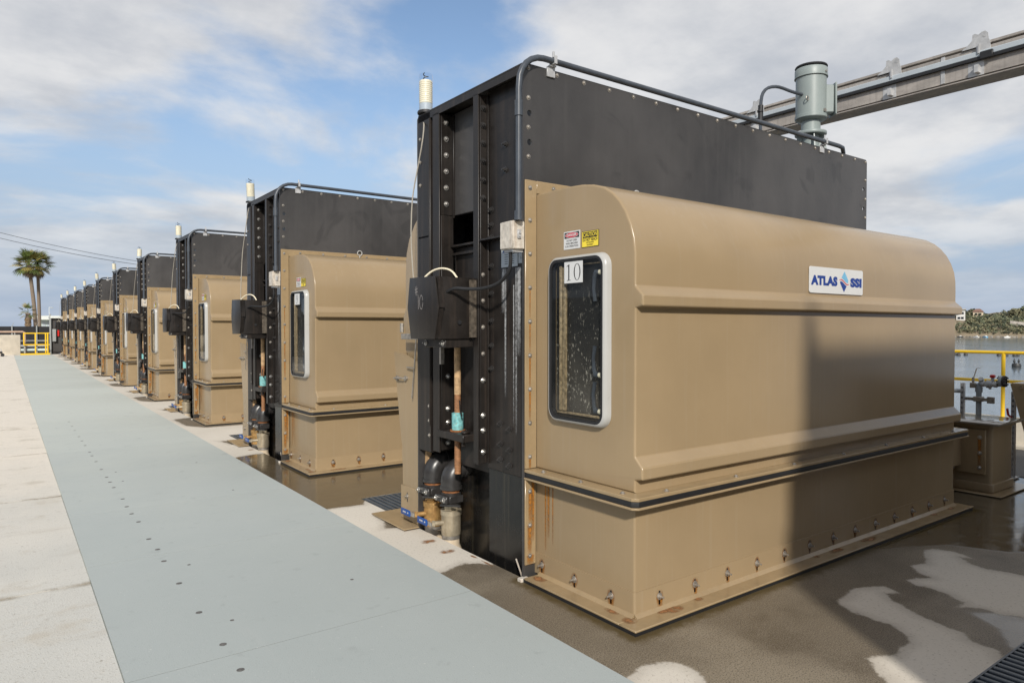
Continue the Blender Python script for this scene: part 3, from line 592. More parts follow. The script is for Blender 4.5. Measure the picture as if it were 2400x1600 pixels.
# ------------------------------------------------------------------ floor grates
def grate(x0, x1, y0, y1, label, xs_=None):
    e = empty('floor_grate', (x0, y0, 0)); tag(e, label, 'grate', 'floor grates behind the screens')
    f = MB((x0, y0, 0)); w = 0.012
    f.box(x0 + .002, x1 - .002, y0 + .002, y0 + w, -0.05, 0.003); f.box(x0 + .002, x1 - .002, y1 - w, y1 - .002, -0.05, 0.003)
    f.box(x0 + .002, x0 + w, y0 + w, y1 - w, -0.05, 0.003); f.box(x1 - w, x1 - .002, y0 + w, y1 - w, -0.05, 0.003)
    f.box(x0 + w, x1 - w, y0 + w, y1 - w, -0.060, -0.052)
    f.build('frame', 'grate', e)
    b0 = MB().prism([(-0.016, -0.045), (-0.013, -0.002), (-0.009, 0.002), (0.009, 0.002), (0.013, -0.002), (0.016, -0.045)], w, (y1 - y0) - w, 'y').build('bar', 'grate', e)
    n = int((x1 - x0 - 0.06) / 0.055); b0.location = (0.045, 0, 0)
    for i in range(1, n): inst(b0.data, 'bar', e, (0.045 + i * 0.055, 0, 0))
grate(*GR[0], 'dark ribbed floor grate at the bottom right corner beside the dry patches')
grate(*GR[1], 'dark ribbed floor grate beside the tan chute of the screen numbered 10')
grate(*GR[2], 'dark ribbed floor grate behind the screen numbered 9')
grate(*GR[3], 'small looking dark floor grate behind the third screen from the front')
#@@UNIT
# ------------------------------------------------------------------ screen unit (built once at its place, then copied along the row)
O = (2.80, 3.69, 0.0)
def U(): return MB(O)
unit = empty('intake_screen', O)

# shared fixings
mb = MB(); mb.lathe([(0.0165, 0), (0.0165, 0.0025), (0.0105, 0.0025)], (0, 0, 0), 12); mb.lathe([(0.0105, 0.0025), (0.0105, 0.008), (0.0075, 0.0115), (0.003, 0.0122), (0.0028, 0.0095), (0, 0.0095)], (0, 0, 0), 8)
bolt_o = mb.build('bolt', 'dull_steel'); BOLT = bolt_o.data; bpy.data.objects.remove(bolt_o)
mb = MB(); mb.lathe([(0.022, 0), (0.022, 0.003), (0.014, 0.003)], (0, 0, 0), 12); mb.lathe([(0.014, 0.003), (0.014, 0.012), (0.011, 0.015), (0.0, 0.015)], (0, 0, 0), 6); mb.cyl((0, 0, 0.015), (0, 0, 0.028), 0.006, 8)
bolt_o = mb.build('bolt', 'steel'); BIGBOLT = bolt_o.data; bpy.data.objects.remove(bolt_o)
mb = MB(); mb.lathe([(0.024, 0), (0.024, 0.004), (0.016, 0.004)], (0, 0, 0), 10); mb.lathe([(0.016, 0.004), (0.016, 0.018), (0.0, 0.018)], (0, 0, 0), 6); mb.cyl((0, 0, 0.018), (0, 0, 0.032), 0.008, 6)
bolt_o = mb.build('bolt', 'black_pipe'); BLACKBOLT = bolt_o.data; bpy.data.objects.remove(bolt_o)
# slotted hole with a washer and a stud sticking out: built in the XY plane, pointing +Z, slot along Y
mb = MB(); mb.prism([(p[0], p[1]) for p in rounded(-0.007, 0.007, -0.050, 0.034, 0.0068, 3)], 0.0003, 0.0012, 'z'); mb.mi = 1
mb.lathe([(0.0215, 0.0012), (0.0205, 0.0042), (0.010, 0.0046)], (0, 0, 0), 14); mb.lathe([(0.012, 0.0046), (0.012, 0.014), (0.006, 0.0145), (0.006, 0.034), (0.0, 0.035)], (0, 0, 0), 8)
bolt_o = mb.build('slot_bolt', ['dark_trim', 'dull_steel']); SLOT = bolt_o.data; bpy.data.objects.remove(bolt_o)
FRONT, SIDE, TOP = (R(90), 0, 0), (0, R(-90), 0), (0, 0, 0)
SIDE_SLOT = (R(90), 0, R(-90))
fix = []         # (mesh, parent, location, rotation)
def fx(me_, parent, loc, rot): fix.append((me_, parent, loc, rot))
rng = np.linspace

# --- black frame
def panel(yc, name):
    holes = [circ(2.852, 3.137, 0.021), circ(2.852, 2.943, 0.021), circ(7.287, 3.15, 0.021), circ(7.287, 2.949, 0.021)]
    outer = rounded(2.80, 7.35, 0.0, 3.465, 0.035)
    v_, f_ = plate_holes(outer, holes, lambda u, v, w: (u, yc + w, v), 0.015)
    p = U(); p.raw(v_, f_); return p.build(name, 'black_plastic', unit, sharp=30)
fp = panel(3.6925, 'front_panel'); rp = panel(5.148, 'rear_panel')
for i in range(18):
    fx(BOLT, fp, (2.84 + i * 0.2505 if i < 17 else 7.10, 3.685, 3.437), FRONT)
fx(BOLT, fp, (7.318, 3.685, 3.437), FRONT)
for z in (3.237, 3.041, 2.846):
    fx(BOLT, fp, (2.842, 3.685, z), FRONT); fx(BOLT, fp, (7.320, 3.685, z + 0.012), FRONT)
for x in (5.2, 6.1): fx(BOLT, fp, (x, 3.685, 2.68), FRONT)
U().box(2.83, 7.30, 3.701, 5.139, 3.43, 3.452).build('top_plate', 'black_steel', unit)
mb = U(); mb.box(2.80, 2.86, 3.702, 5.138, 3.4525, 3.468, 0.004); mb.box(2.80, 2.812, 3.702, 5.138, 3.40, 3.452)
mb.build('top_rail', 'black_steel', unit)
# near wall plate with seam, lower wet plate
wp = U().box(2.88, 2.90, 3.702, 4.229, 0.662, 3.428, 0.004).build('wall_plate', 'black_steel', unit)
U().box(2.895, 2.91, 3.702, 4.229, -1.2, 0.660, 0.003).build('lower_plate', 'wet_black', unit)
U().box(3.05, 3.07, 4.23, 5.138, -1.2, 0.60).build('recess_plate', 'wet_black', unit)
U().box(2.935, 2.95, 4.24, 4.785, 2.60, 3.42, 0.006).build('hatch_plate', 'black_plastic', unit)
mb = U(); mb.box(2.95, 2.965, 4.24, 4.785, 0.60, 2.34, 0.004); mb.box(2.90, 2.965, 4.24, 4.785, 2.342, 2.362, 0.004); mb.box(2.915, 2.95, 4.24, 4.785, 2.28, 2.30)
mb.build('guide_plate', 'black_steel', unit)
U().box(3.25, 3.27, 4.24, 5.13, 2.30, 2.64).build('slot_back', 'wet_black', unit)
# posts: channel A at the far edge, B and C beside the guide
pa = U().box(2.80, 2.812, 4.935, 5.139, 0.68, 3.46, 0.004)
pa.box(2.813, 3.0, 4.935, 4.947, 0.68, 3.45); pa.box(2.79, 2.80, 4.935, 4.950, 0.9, 3.4, 0.003)
pA = pa.build('post', 'black_steel', unit)
mb = U(); mb.prism([(2.80, 2.44), (2.80, 2.455), (2.93, 2.46), (2.93, 2.28)], 4.95, 5.138, 'y'); mb.build('gusset', 'black_steel', unit)
pb = U(); pb.box(2.80, 2.815, 4.795, 4.90, 0.70, 3.418, 0.004); pb.box(2.8155, 2.93, 4.785, 4.798, 2.60, 3.40, 0.003); pb.box(2.8155, 2.93, 4.787, 4.80, 0.72, 2.599, 0.003); pb.box(2.918, 2.934, 4.770, 4.785, 2.58, 3.40, 0.003)
pB = pb.build('post', 'black_steel', unit)
pc = U(); pc.box(2.80, 2.815, 4.231, 4.30, 0.69, 3.41, 0.004); pc.box(2.8155, 2.878, 4.225, 4.239, 0.70, 3.40, 0.003); pc.box(2.866, 2.879, 4.200, 4.2245, 0.70, 3.40, 0.003)
pC = pc.build('post', 'black_steel', unit)
U().box(2.805, 2.878, 3.70, 4.224, 2.335, 2.347).build('shelf', 'black_steel', unit)
for z in (3.26, 3.07, 2.88): fx(BOLT, pA, (2.80, 5.10, z), SIDE)
for z in (1.06, 0.94, 0.82): fx(BOLT, pA, (2.80, 4.96, z), SIDE)
for z in (3.334, 3.205, 3.077, 2.948, 2.818, 2.689): fx(BIGBOLT, pB, (2.860, 4.785, z), FRONT)
for z in (1.31, 1.05, 0.94, 0.775): fx(BIGBOLT, pB, (2.875, 4.787, z), FRONT)
for z in (3.304, 3.18, 3.05, 2.92, 2.78, 2.65): fx(BLACKBOLT, pC, (2.838, 4.225, z), FRONT)
for z in (2.09, 1.90, 1.705, 1.51, 1.315, 1.055, 0.945, 0.785): fx(BIGBOLT if z < 1.4 else BOLT, pC, (2.838, 4.225, z), FRONT)
for z in (2.56, 2.45, 2.36, 2.15, 1.95, 1.75, 1.57, 1.40): fx(BLACKBOLT, wp, (2.88, 4.17, z), SIDE)
for z in (0.98, 0.83, 0.72): 
    fx(BLACKBOLT, wp, (2.88, 4.06, z + 0.03), SIDE); fx(BLACKBOLT, wp, (2.88, 3.95, z), SIDE)
for z in (3.0, 2.82): fx(BLACKBOLT, wp, (2.88, 4.0, z), SIDE)
U().box(7.12, 7.14, 3.702, 5.139, -0.6, 3.428).build('end_plate', 'black_steel', unit)
for y, w_, z0, z1 in ((4.00, .014, 1.2, 2.12), (3.87, .012, .95, 2.12), (3.84, .030, 1.5, 2.12), (4.02, .03, 1.8, 2.12), (3.90, .008, 1.0, 2.0)):
    uvquad('lime_streak', [(2.8785, y + w_, z0), (2.8785, y - w_, z0), (2.8785, y - w_, z1), (2.8785, y + w_, z1)], 'lime_streak', wp, O)

# --- tan splash cover with two ribs
prof = [(3.684, 0.750), (3.684, 2.600), (3.50, 2.602), (3.358, 2.600), (3.224, 2.592), (3.12, 2.575), (3.026, 2.545), (2.951, 2.500), (2.895, 2.447), (2.845, 2.380), (2.805, 2.300), (2.778, 2.215), (2.767, 2.130), (2.765, 2.05),
        (2.765, 1.946), (2.7625, 1.940), (2.712, 1.892), (2.707, 1.882), (2.707, 1.832), (2.711, 1.825), (2.761, 1.815), (2.765, 1.812),
        (2.765, 0.962), (2.7625, 0.956), (2.712, 0.906), (2.707, 0.895), (2.707, 0.840), (2.711, 0.833), (2.761, 0.823), (2.765, 0.820), (2.765, 0.750)]
cv = U().prism(prof, 2.905, 7.20, 'x', 0.014, 7).build('splash_cover', 'tan_paint', unit, sharp=17)
fl = U(); fl.box(2.807, 2.904, 3.672, 3.6835, 0.752, 2.689, 0.003); fl.box(2.9045, 7.29, 3.672, 3.6835, 2.604, 2.689, 0.003); fl.box(7.201, 7.29, 3.672, 3.6835, 0.752, 2.603, 0.003)
fl = fl.build('flange', 'tan_flange', unit)
for z in (2.636, 2.42, 2.195, 1.969, 1.742, 1.514, 1.287, 1.059, 0.831): fx(BOLT, fl, (2.846, 3.672, z), FRONT); 
for z in (2.42, 1.969, 1.514, 1.059): fx(BOLT, fl, (7.245, 3.672, z), FRONT)
for x in rng(3.0, 7.25, 15): fx(BOLT, fl, (x + 0.05, 3.672, 2.65), FRONT)
mb = U(); 
mb.tube([(3.86 + 0.032 * math.cos(a), 3.665, 2.700 + 0.032 * math.sin(a)) for a in rng(0, 2 * math.pi, 17)], 0.007, 6); mb.cyl((3.86, 3.665, 2.64), (3.86, 3.665, 2.668), 0.007, 8)
eb = mb.build('lifting_eye', 'white_aluminium', fl)
lip = [(2.70 + .0, 0)]
def ledge(z0, z1, ov, name, m_, xw=0.0, bev=0.003):
    mb = U(); ring = [(2.905 - ov, 3.684), (2.905 - ov, 2.765 - ov + 0.03), (2.905 - ov + 0.03, 2.765 - ov), (7.20 + ov - 0.03, 2.765 - ov), (7.20 + ov, 2.765 - ov + 0.03), (7.20 + ov, 3.684)]
    mb.prism([(x, y) for x, y in ring], z0, z1, 'z', bev if z1 - z0 > 0.012 else 0); return mb.build(name, m_, unit)
fu = ledge(0.7285, 0.7495, 0.096, 'ledge', 'tan_flange')
ledge(0.694, 0.7275, 0.092, 'gasket', 'rubber', bev=0.004)
ledge(0.681, 0.6935, 0.100, 'lip', 'tan_paint')
for x in (3.10, 3.76, 4.42, 5.08, 5.74, 6.40, 7.0): fx(BOLT, fu, (x, 2.70, 0.7495), TOP)
for y in (3.535, 3.17, 2.81): fx(BOLT, fu, (2.852, y, 0.7495), TOP)
# --- base
bs = U().prism([(2.905, 3.684), (2.905, 2.765), (7.20, 2.765), (7.20, 3.684)], 0.034, 0.680, 'z').build('base', 'tan_paint', unit)
bsb = bpy.data.objects.remove(bs)
mb = U(); mb.prism(rounded(2.905, 7.20, 2.765, 3.90, 0.014, 3), 0.034, 0.6805, 'z'); bs = mb.build('base', 'tan_paint', unit)
mb = U(); mb.prism(rounded(2.899, 7.206, 2.759, 3.91, 0.016, 3), 0.0345, 0.176, 'z'); bd = mb.build('skirt_band', 'tan_paint', unit)
mb = U(); mb.box(2.772, 7.292, 2.628, 2.7588, 0.022, 0.034, 0.003); mb.box(2.772, 2.8988, 2.7592, 3.64, 0.022, 0.034, 0.003); mb.box(7.2065, 7.292, 2.7592, 3.64, 0.022, 0.034, 0.003)
mb.prism([(2.759, 0.034), (2.735, 0.034), (2.759, 0.052)], 2.90, 7.20, 'x'); mb.prism([(2.899, 0.034), (2.875, 0.034), (2.899, 0.052)], 2.76, 3.63, 'y')
gf = mb.build('ground_flange', 'tan_flange', unit)
mb = U(); mb.box(2.778, 7.287, 2.634, 3.66, 0.0, 0.0215); mb.build('seal_strip', 'rubber', unit)
mb = U(); mb.box(2.807, 2.898, 3.672, 3.6835, 0.10, 0.679, 0.003); lf = mb.build('lower_flange', 'tan_flange', unit)
for z in (0.597, 0.368, 0.160): fx(BOLT, lf, (2.846, 3.672, z), FRONT)
for x in rng(3.11, 6.99, 13): fx(SLOT, bd, (x, 2.759, 0.112), FRONT)
for y in (3.607, 3.278, 2.949): fx(SLOT, bd, (2.899, y, 0.104), SIDE_SLOT)
mb = U(); mb.box(2.76, 2.83, 3.655, 3.70, -0.01, 0.022, 0.004); mb.bar((2.84, 3.74, -0.02), (2.825, 3.80, 0.11), 0.007); mb.build('pit_bracket', 'jbox_grey', unit)

# --- rust runs
for z0, z1, w_, x in ((1.30, 1.50, .009, 2.846), (1.07, 1.29, .010, 2.846), (1.76, 1.97, .006, 2.846), (1.53, 1.74, .007, 2.846), (0.75, 0.83, .012, 2.846)):
    uvquad('rust_run', [(x - w_, 3.6712, z0), (x + w_, 3.6712, z0), (x + w_, 3.6712, z1), (x - w_, 3.6712, z1)], 'rust_streak', fl, O)
for z0, z1, w_, x in ((0.38, 0.60, .020, 2.850), (0.17, 0.37, .022, 2.845), (0.10, 0.165, .035, 2.850), (0.25, 0.679, .016, 2.872)):
    uvquad('rust_run', [(x - w_, 3.6712, z0), (x + w_, 3.6712, z0), (x + w_, 3.6712, z1), (x - w_, 3.6712, z1)], 'rust_streak', lf, O)
for y, w_, z0, z1 in ((3.607, .032, .034, .11), (3.278, .018, .05, .105), (2.949, .028, .034, .10)):
    uvquad('rust_run', [(2.8978, y + w_, z0), (2.8978, y - w_, z0), (2.8978, y - w_, z1), (2.8978, y + w_, z1)], 'rust_streak', bd, O)
for x, w_ in zip(rng(3.11, 6.99, 13), (.032, .022, .024, .016, .020, .014, .016, .022, .014, .016, .024, .014, .014)):
    x += random.uniform(-.004, .01); uvquad('rust_run', [(x - w_ * .6, 2.7578, .036 + random.random() * .02), (x + w_ * .9, 2.7578, .036), (x + w_, 2.7578, .112), (x - w_, 2.7578, .112)], 'rust_streak', bd, O)
for i, x in enumerate(rng(3.11, 6.99, 13)): uvquad('rust_patch', [(x - .034, 2.7581, .066), (x + .034, 2.7581, .066), (x + .034, 2.7581, .160), (x - .034, 2.7581, .160)], 'rust_spot', bd, O)
for y in (3.607, 3.278, 2.949): uvquad('rust_patch', [(2.8981, y + .036, .05), (2.8981, y - .036, .05), (2.8981, y - .036, .15), (2.8981, y + .036, .15)], 'rust_spot', bd, O)
rr = random.Random(4)
for x in rng(3.11, 6.99, 13):
    if rr.random() < .75:
        dx = rr.uniform(-.02, .05); w_ = rr.uniform(.03, .07); uvquad('rust_patch', [(x + dx - w_, 2.690, .0349), (x + dx + w_, 2.690, .0349), (x + dx + w_, 2.752, .0349), (x + dx - w_, 2.752, .0349)], 'rust_spot', gf, O)
for x0, x1, y0, y1 in ((2.80, 2.895, 3.50, 3.70 - .07), (2.83, 2.895, 2.84, 2.97), (3.10, 3.26, 2.66, 2.75), (2.80, 2.9, 2.70, 2.80), (5.35, 5.6, 2.66, 2.74), (4.9, 5.1, 2.67, 2.74)):
    uvquad('rust_patch', [(x0, y0, .0348), (x1, y0, .0348), (x1, y1, .0348), (x0, y1, .0348)], 'rust_spot', gf, O)
for y, w_, z0 in ((3.575, .010, .20), (3.545, .014, .30), (3.50, .007, .26)):
    uvquad('rust_run', [(2.9038, y + w_, z0), (2.9038, y - w_, z0), (2.9038, y - w_, .68), (2.9038, y + w_, .68)], 'rust_streak', bs, O)

# --- inspection window on the end of the cover
def ring(outer, inner, x0, x1, mb):
    n = len(outer); vs_ = [(x0, *p) for p in outer] + [(x0, *p) for p in inner] + [(x1, *p) for p in outer] + [(x1, *p) for p in inner]
    fs = []
    for i in range(n):
        j = (i + 1) % n
        fs += [[i, j, n + j, n + i], [2 * n + i, 2 * n + j, j, i], [n + i, n + j, 3 * n + j, 3 * n + i]]
    mb.raw(vs_, fs)
mb = U(); n = 36
o_, f_, i_ = rounded(2.957, 3.514, 1.094, 2.156, .088, 8), rounded(2.976, 3.492, 1.110, 2.141, .076, 8), rounded(2.983, 3.485, 1.116, 2.135, .070, 8)
m_ = rounded(2.962, 3.505, 1.099, 2.151, .082, 8)
mb.raw([(2.9045, *p) for p in o_] + [(2.872, *p) for p in m_] + [(2.858, *p) for p in f_] + [(2.856, *p) for p in i_] + [(2.862, *p) for p in i_], [[r_ * n + i, r_ * n + (i + 1) % n, (r_ + 1) * n + (i + 1) % n, (r_ + 1) * n + i] for r_ in range(4) for i in range(n)])
win = mb.build('window', 'white_aluminium', unit, sharp=60)
mb = U(); ring(rounded(2.9832, 3.4848, 1.1162, 2.1348, .0698, 8), rounded(3.000, 3.464, 1.134, 2.117, .055, 8), 2.858, 2.90, mb); mb.build('seal', 'rubber', win, sharp=45)
U().prism(rounded(3.003, 3.463, 1.136, 2.116, .055, 8), 2.9035, 2.9043, 'x').build('interior', 'splashed_dark', win)
pn = U(); pn.raw([(2.864, *p) for p in rounded(3.003, 3.463, 1.136, 2.116, .055, 8)], [list(range(36))]); pn.build('pane', 'pane_glass', win, smooth=False)
mb = U(); mb.box(2.880, 2.903, 3.352, 3.380, 1.17, 2.085, 0.004); mb.box(2.876, 2.903, 3.386, 3.408, 1.17, 2.095, 0.005); mb.box(2.885, 2.903, 3.02, 3.44, 1.150, 1.166, 0.004); mb.box(2.89, 2.903, 3.02, 3.20, 2.09, 2.10, 0.003)
mb.build('inner_trim', 'dirt_trim', win)
def handle(y, z, up):
    mb = U(); s_ = 1 if up else -1; mb.mi = 0
    mb.cyl((2.89, y + .010, z), (2.885, y + .045, z), .017, 12)
    mb.tube([(2.884, y + .040, z + .004 * s_), (2.883, y + .052, z + .03 * s_), (2.882, y + .058, z + .10 * s_), (2.883, y + .045, z + .175 * s_)], [.016, .013, .011, .013], 8)
    mb.mi = 1; mb.cyl((2.888, y - .012, z), (2.887, y + .010, z), .016, 12)
    mb.build('handle', ['conduit_grey', 'ivory'], win)
handle(3.030, 2.035, False); handle(3.032, 1.415, True); handle(3.032, 1.195, True)

# --- prints on the covers
def side_fn(x, yc, zc): return lambda u, v: (x, yc - u, zc + v)
mb = U(); mb.box(2.9025, 2.9045, 3.235, 3.390, 2.199, 2.312); f = side_fn(2.9018, 3.3125, 2.2555); mb.mi = 1
mb.raw([f(u, v) for u, v in ((-.070, .013), (.070, .013), (.070, .050), (-.070, .050))], [[0, 1, 2, 3]])
for w_, h_, x, mi in ((.0635, .0175, 2.9013, 0), (.060, .0155, 2.9008, 2)):
    mb.mi = mi; mb.raw([(x, 3.3125 - w_ * math.cos(a), 2.287 + h_ * math.sin(a)) for a in rng(0, 2 * math.pi, 25)[:-1]], [list(range(24))])
mb.mi = 0; put_text(mb, 'DANGER', .022, side_fn(2.9003, 3.3125, 2.287), .0006, width=.095)
mb.mi = 1
for i, s_ in enumerate(('DO NOT OPEN', 'WHILE MACHINE', 'IS IN OPERATION')): put_text(mb, s_, .0165, side_fn(2.9018, 3.3125, 2.2535 - i * .0185), .0002, width=(.098, .112, .122)[i])
mb.build('danger_sign', ['white_print', 'black_print', 'red_print'], unit, smooth=False)
mb = U(); mb.mi = 1; mb.box(2.9025, 2.9045, 3.066, 3.219, 2.197, 2.296); mb.mi = 0; yc = 3.1425; f = side_fn(2.9018, yc, 2.2465)
mb.raw([f(u, v) for u, v in ((-.0735, -.0465), (.0735, -.0465), (.0735, .0465), (-.0735, .0465))], [[0, 1, 2, 3]])
mb.mi = 1; f2 = side_fn(2.9013, yc, 2.2465); mb.raw([f2(u, v) for u, v in ((-.066, .008), (.066, .008), (.066, .043), (-.066, .043))], [[0, 1, 2, 3]])
mb.mi = 0; put_text(mb, 'CAUTION', .034, side_fn(2.9008, yc, 2.2722), .0004, width=.124); mb.mi = 1
put_text(mb, 'DO NOT REACH', .025, side_fn(2.9013, yc, 2.2415), .0008, width=.132)
put_text(mb, 'INTO RUNNING', .011, side_fn(2.9013, yc, 2.2245), .0003, width=.068); put_text(mb, 'EQUIPMENT', .011, side_fn(2.9013, yc, 2.2105), .0003, width=.058)
mb.build('caution_sign', ['yellow_print', 'black_print'], unit, smooth=False)
# round-cornered maker's sign on the long face
mb = U(); mb.prism(rounded(4.690, 5.450, 1.9545, 2.1465, .016, 4), 2.755, 2.7625, 'y', .0015, 2)
yf = 2.7543
def ff(u, v): return (5.070 + u, yf, 2.0505 + v)
mb.mi = 1; put_text(mb, 'ATLAS', .086, lambda u, v: ff(u - .178, v - .006), .0062, width=.365, spacing=1.06); put_text(mb, 'SSI', .086, lambda u, v: ff(u + .276, v - .006), .0062, width=.172, spacing=1.06)
def wave(u): return .020 - .030 * math.sin((u + .01) / .060 * math.pi / 1.25) if abs(u) < .09 else 0
us = list(rng(-.055, .055, 13)); cx_ = .098
def strip(lo, hi, us_): 
    vs_ = [ff(cx_ + u, lo(u)) for u in us_] + [ff(cx_ + u, hi(u)) for u in us_]; n = len(us_)
    mb.raw(vs_, [[i, i + 1, n + i + 1, n + i] for i in range(n - 1)])
def wv_(u): return -.004 - .018 * math.sin(u / .050 * math.pi / 2 * 1.05)
mb.mi = 2; uu = list(rng(-.054, .058, 17)); strip(lambda u: wv_(u) + .014, lambda u: max(wv_(u) + .014, .080 - abs(u - .003) * 1.22), uu)
mb.mi = 1; uu = list(rng(-.060, .052, 17)); strip(lambda u: min(wv_(u) - .012, -.080 + abs(u + .003) * 1.22), lambda u: wv_(u) - .012, uu)
mb.mi = 3; strip(lambda u: wv_(u) - .004 * (1 - (u / .082) ** 2), lambda u: wv_(u) + .0065 * (1 - (u / .082) ** 2), list(rng(-.078, .078, 17)))
mb.build('maker_sign', ['white_print', 'navy_print', 'sky_print', 'red_print'], unit, smooth=False)

# --- conduit over the top, junction box, cable, name plates
path = [(2.735, 3.650, 2.41), (2.735, 3.650, 3.27)]
for a in rng(0, 90, 7)[1:]: path.append((2.735 + .21 * (1 - math.cos(R(a))), 3.650, 3.30 + .21 * math.sin(R(a))))
path += [(5.0, 3.650, 3.512), (6.72, 3.650, 3.510), (6.80, 3.655, 3.505), (6.90, 3.70, 3.480), (7.0, 3.75, 3.43)]
cdn = U().tube(path, .0205, 12).build('conduit', 'conduit_grey', unit, sharp=60)
for x in (3.03, 6.46):
    mb = U(); mb.box(x - .035, x + .035, 3.672, 3.684, 3.41, 3.478, .002); mb.box(x - .02, x + .03, 3.655, 3.684, 3.478, 3.488); mb.box(x - .012, x + .012, 3.626, 3.674, 3.486, 3.492); mb.box(x - .012, x + .012, 3.622, 3.627, 3.488, 3.540); mb.box(x - .012, x + .012, 3.674, 3.679, 3.488, 3.540); mb.cyl((x, 3.65, 3.536), (x, 3.65, 3.575), .008, 8)
    mb.build('clip', 'galvanised', cdn)
U().cyl((2.735, 3.650, 3.09), (2.735, 3.650, 3.19), .027, 14).build('collar', 'conduit_grey', cdn); U().cyl((2.735, 3.650, 2.408), (2.735, 3.650, 2.47), .029, 14).build('collar', 'conduit_grey', cdn)
mb = U(); mb.box(2.703, 2.80, 3.668, 3.812, 2.222, 2.408, .006); jb = mb.build('junction_box', 'jbox_grey', unit)
mb = U(); mb.box(2.696, 2.7025, 3.672, 3.808, 2.226, 2.404, .003); mb.build('lid', 'jbox_grey', jb)
mb = U(); mb.box(2.735, 2.765, 3.659, 3.668, 2.29, 2.35, .002); mb.cyl((2.75, 3.66, 2.33), (2.75, 3.652, 2.33), .008, 8); mb.cyl((2.75, 3.66, 2.305), (2.75, 3.652, 2.305), .006, 8); mb.build('latch', 'galvanised', jb)
U().tube([(2.733, 3.74, 2.222), (2.743, 3.75, 2.11), (2.737, 3.79, 2.046), (2.737, 3.9, 1.997), (2.713, 4.05, 1.973), (2.635, 4.15, 1.975), (2.589, 4.22, 1.985), (2.556, 4.285, 1.954)], .0125, 8, smooth=2).build('cable', 'rubber', unit)
mb = U(); mb.box(2.876, 2.8798, 3.851, 4.046, 2.130, 2.262); mb.box(2.876, 2.8798, 3.765, 3.842, 2.147, 2.248); mb.mi = 1
put_text(mb, 'ATLAS  SSI', .026, lambda u, v: (2.8755, 3.9485 - u, 2.238 + v), .0008, width=.165); put_text(mb, 'ATL', .024, lambda u, v: (2.8755, 3.812 - u, 2.222 + v), .0008, width=.05)
mb.mi = 2
put_text(mb, '14', .026, lambda u, v: (2.8755, 3.805 - u, 2.182 + v), .0004, width=.026)
for i in range(5):
    for y0, y1 in ((4.005, 3.965), (3.935, 3.890)): mb.quad((2.8755, y0, 2.215 - i * .016), (2.8755, y1, 2.215 - i * .016), (2.8755, y1, 2.219 - i * .016), (2.8755, y0, 2.219 - i * .016))
mb.build('name_plate', ['label_grey', 'navy_print', 'black_print'], unit, smooth=False)

U().box(2.72, 2.80, 3.69, 3.79, 2.205, 2.2215).build('mounting_foot', 'galvanised', jb)
# --- beacon on the corner post with its thin cable
bx, by = 2.84, 5.075
bc = MB((bx, by, 3.47)); bc.lathe([(0, 0), (.070, 0), (.072, .012), (.066, .024), (.050, .028), (0, .028)], (bx, by, 3.47), 20); bc.lathe([(0.0, -.075), (.02, -.075), (.024, -.03), (.03, 0)], (bx, by, 3.47), 12)
bcn = bc.build('beacon', 'rubber', unit); bcn.location = Vector((bx, by, 3.47)) - Vector(O)
prof_b = [(.051, .085)]
for i in range(11): prof_b += [(.0545, .089 + i * .0165), (.0545, .099 + i * .0165), (.0515, .1005 + i * .0165), (.0515, .104 + i * .0165)]
prof_b += [(.051, .272), (0, .274)]
MB((bx, by, 3.47)).lathe(prof_b, (bx, by, 3.47), 20).build('ribbed_body', 'ivory', bcn)
mb = MB((bx, by, 3.47)); mb.lathe([(.0545, .028), (.0545, .082), (.051, .085)], (bx, by, 3.47), 20); mb.build('label_band', 'label_grey', bcn)
mb = MB((bx, by, 3.47)); mb.lathe([(.0585, .03), (.0585, .318), (.054, .326), (0, .327)], (bx, by, 3.47), 22); mb.build('clear_cover', 'clear_dome', bcn)
mb = MB((bx, by, 3.47)); mb.tube([(bx + .02 * math.cos(a), by + .02 * math.sin(a), 3.745 + a * .006) for a in rng(0, 10, 30)], .004, 5); mb.build('spring', 'black_pipe', bcn)
U().tube([(2.81, 5.06, 3.40), (2.775, 4.99, 3.34), (2.75, 4.97, 3.213), (2.74, 5.03, 3.018), (2.73, 5.083, 2.852), (2.72, 5.102, 2.714), (2.70, 5.081, 2.429), (2.66, 4.971, 2.14), (2.655, 4.94, 2.05)], .0055, 6, smooth=1).build('beacon_cable', 'cable_grey', unit)

# --- gearbox housing, lifting screw
hexo = [(4.285, 1.62), (4.232, 1.850), (4.282, 2.068), (4.655, 2.074), (4.692, 1.85), (4.64, 1.618)]
gbx = U(); gbx.prism([(4.285, 1.62), (4.262, 1.850), (4.285, 2.066), (4.64, 2.070), (4.660, 1.85), (4.625, 1.62)], 2.500, 2.815, 'x', .003, 2)
gb = gbx.build('gearbox_housing', 'black_steel', unit)
mb = U(); mb.prism(hexo, 2.462, 2.4755, 'x', .003, 2)
mb.box(2.476, 2.515, 4.262, 4.274, 1.87, 2.066); mb.prism([(4.236, 1.845), (4.274, 2.062), (4.284, 2.062), (4.256, 1.845)], 2.476, 2.52, 'x'); mb.prism([(4.24, 1.838), (4.285, 1.63), (4.294, 1.63), (4.258, 1.838)], 2.476, 2.51, 'x'); mb.prism([(4.68, 1.85), (4.65, 1.63), (4.64, 1.63), (4.665, 1.85)], 2.476, 2.51, 'x')
fc = mb.build('front_cover', 'black_steel', gb)
mb = U(); mb.cyl((2.66, 4.268, 1.74), (2.66, 4.262, 1.74), .017, 10); mb.build('plug', 'rubber', gb)
mb = U(); mb.box(2.74, 2.80, 4.2555, 4.262, 1.63, 2.05); mb.build('worn_strip', 'worn_dark', gb)
mb = U(); mb.box(2.56, 2.80, 4.30, 4.62, 1.556, 1.6185, .004); gbp = mb.build('bracket', 'black_steel', unit)
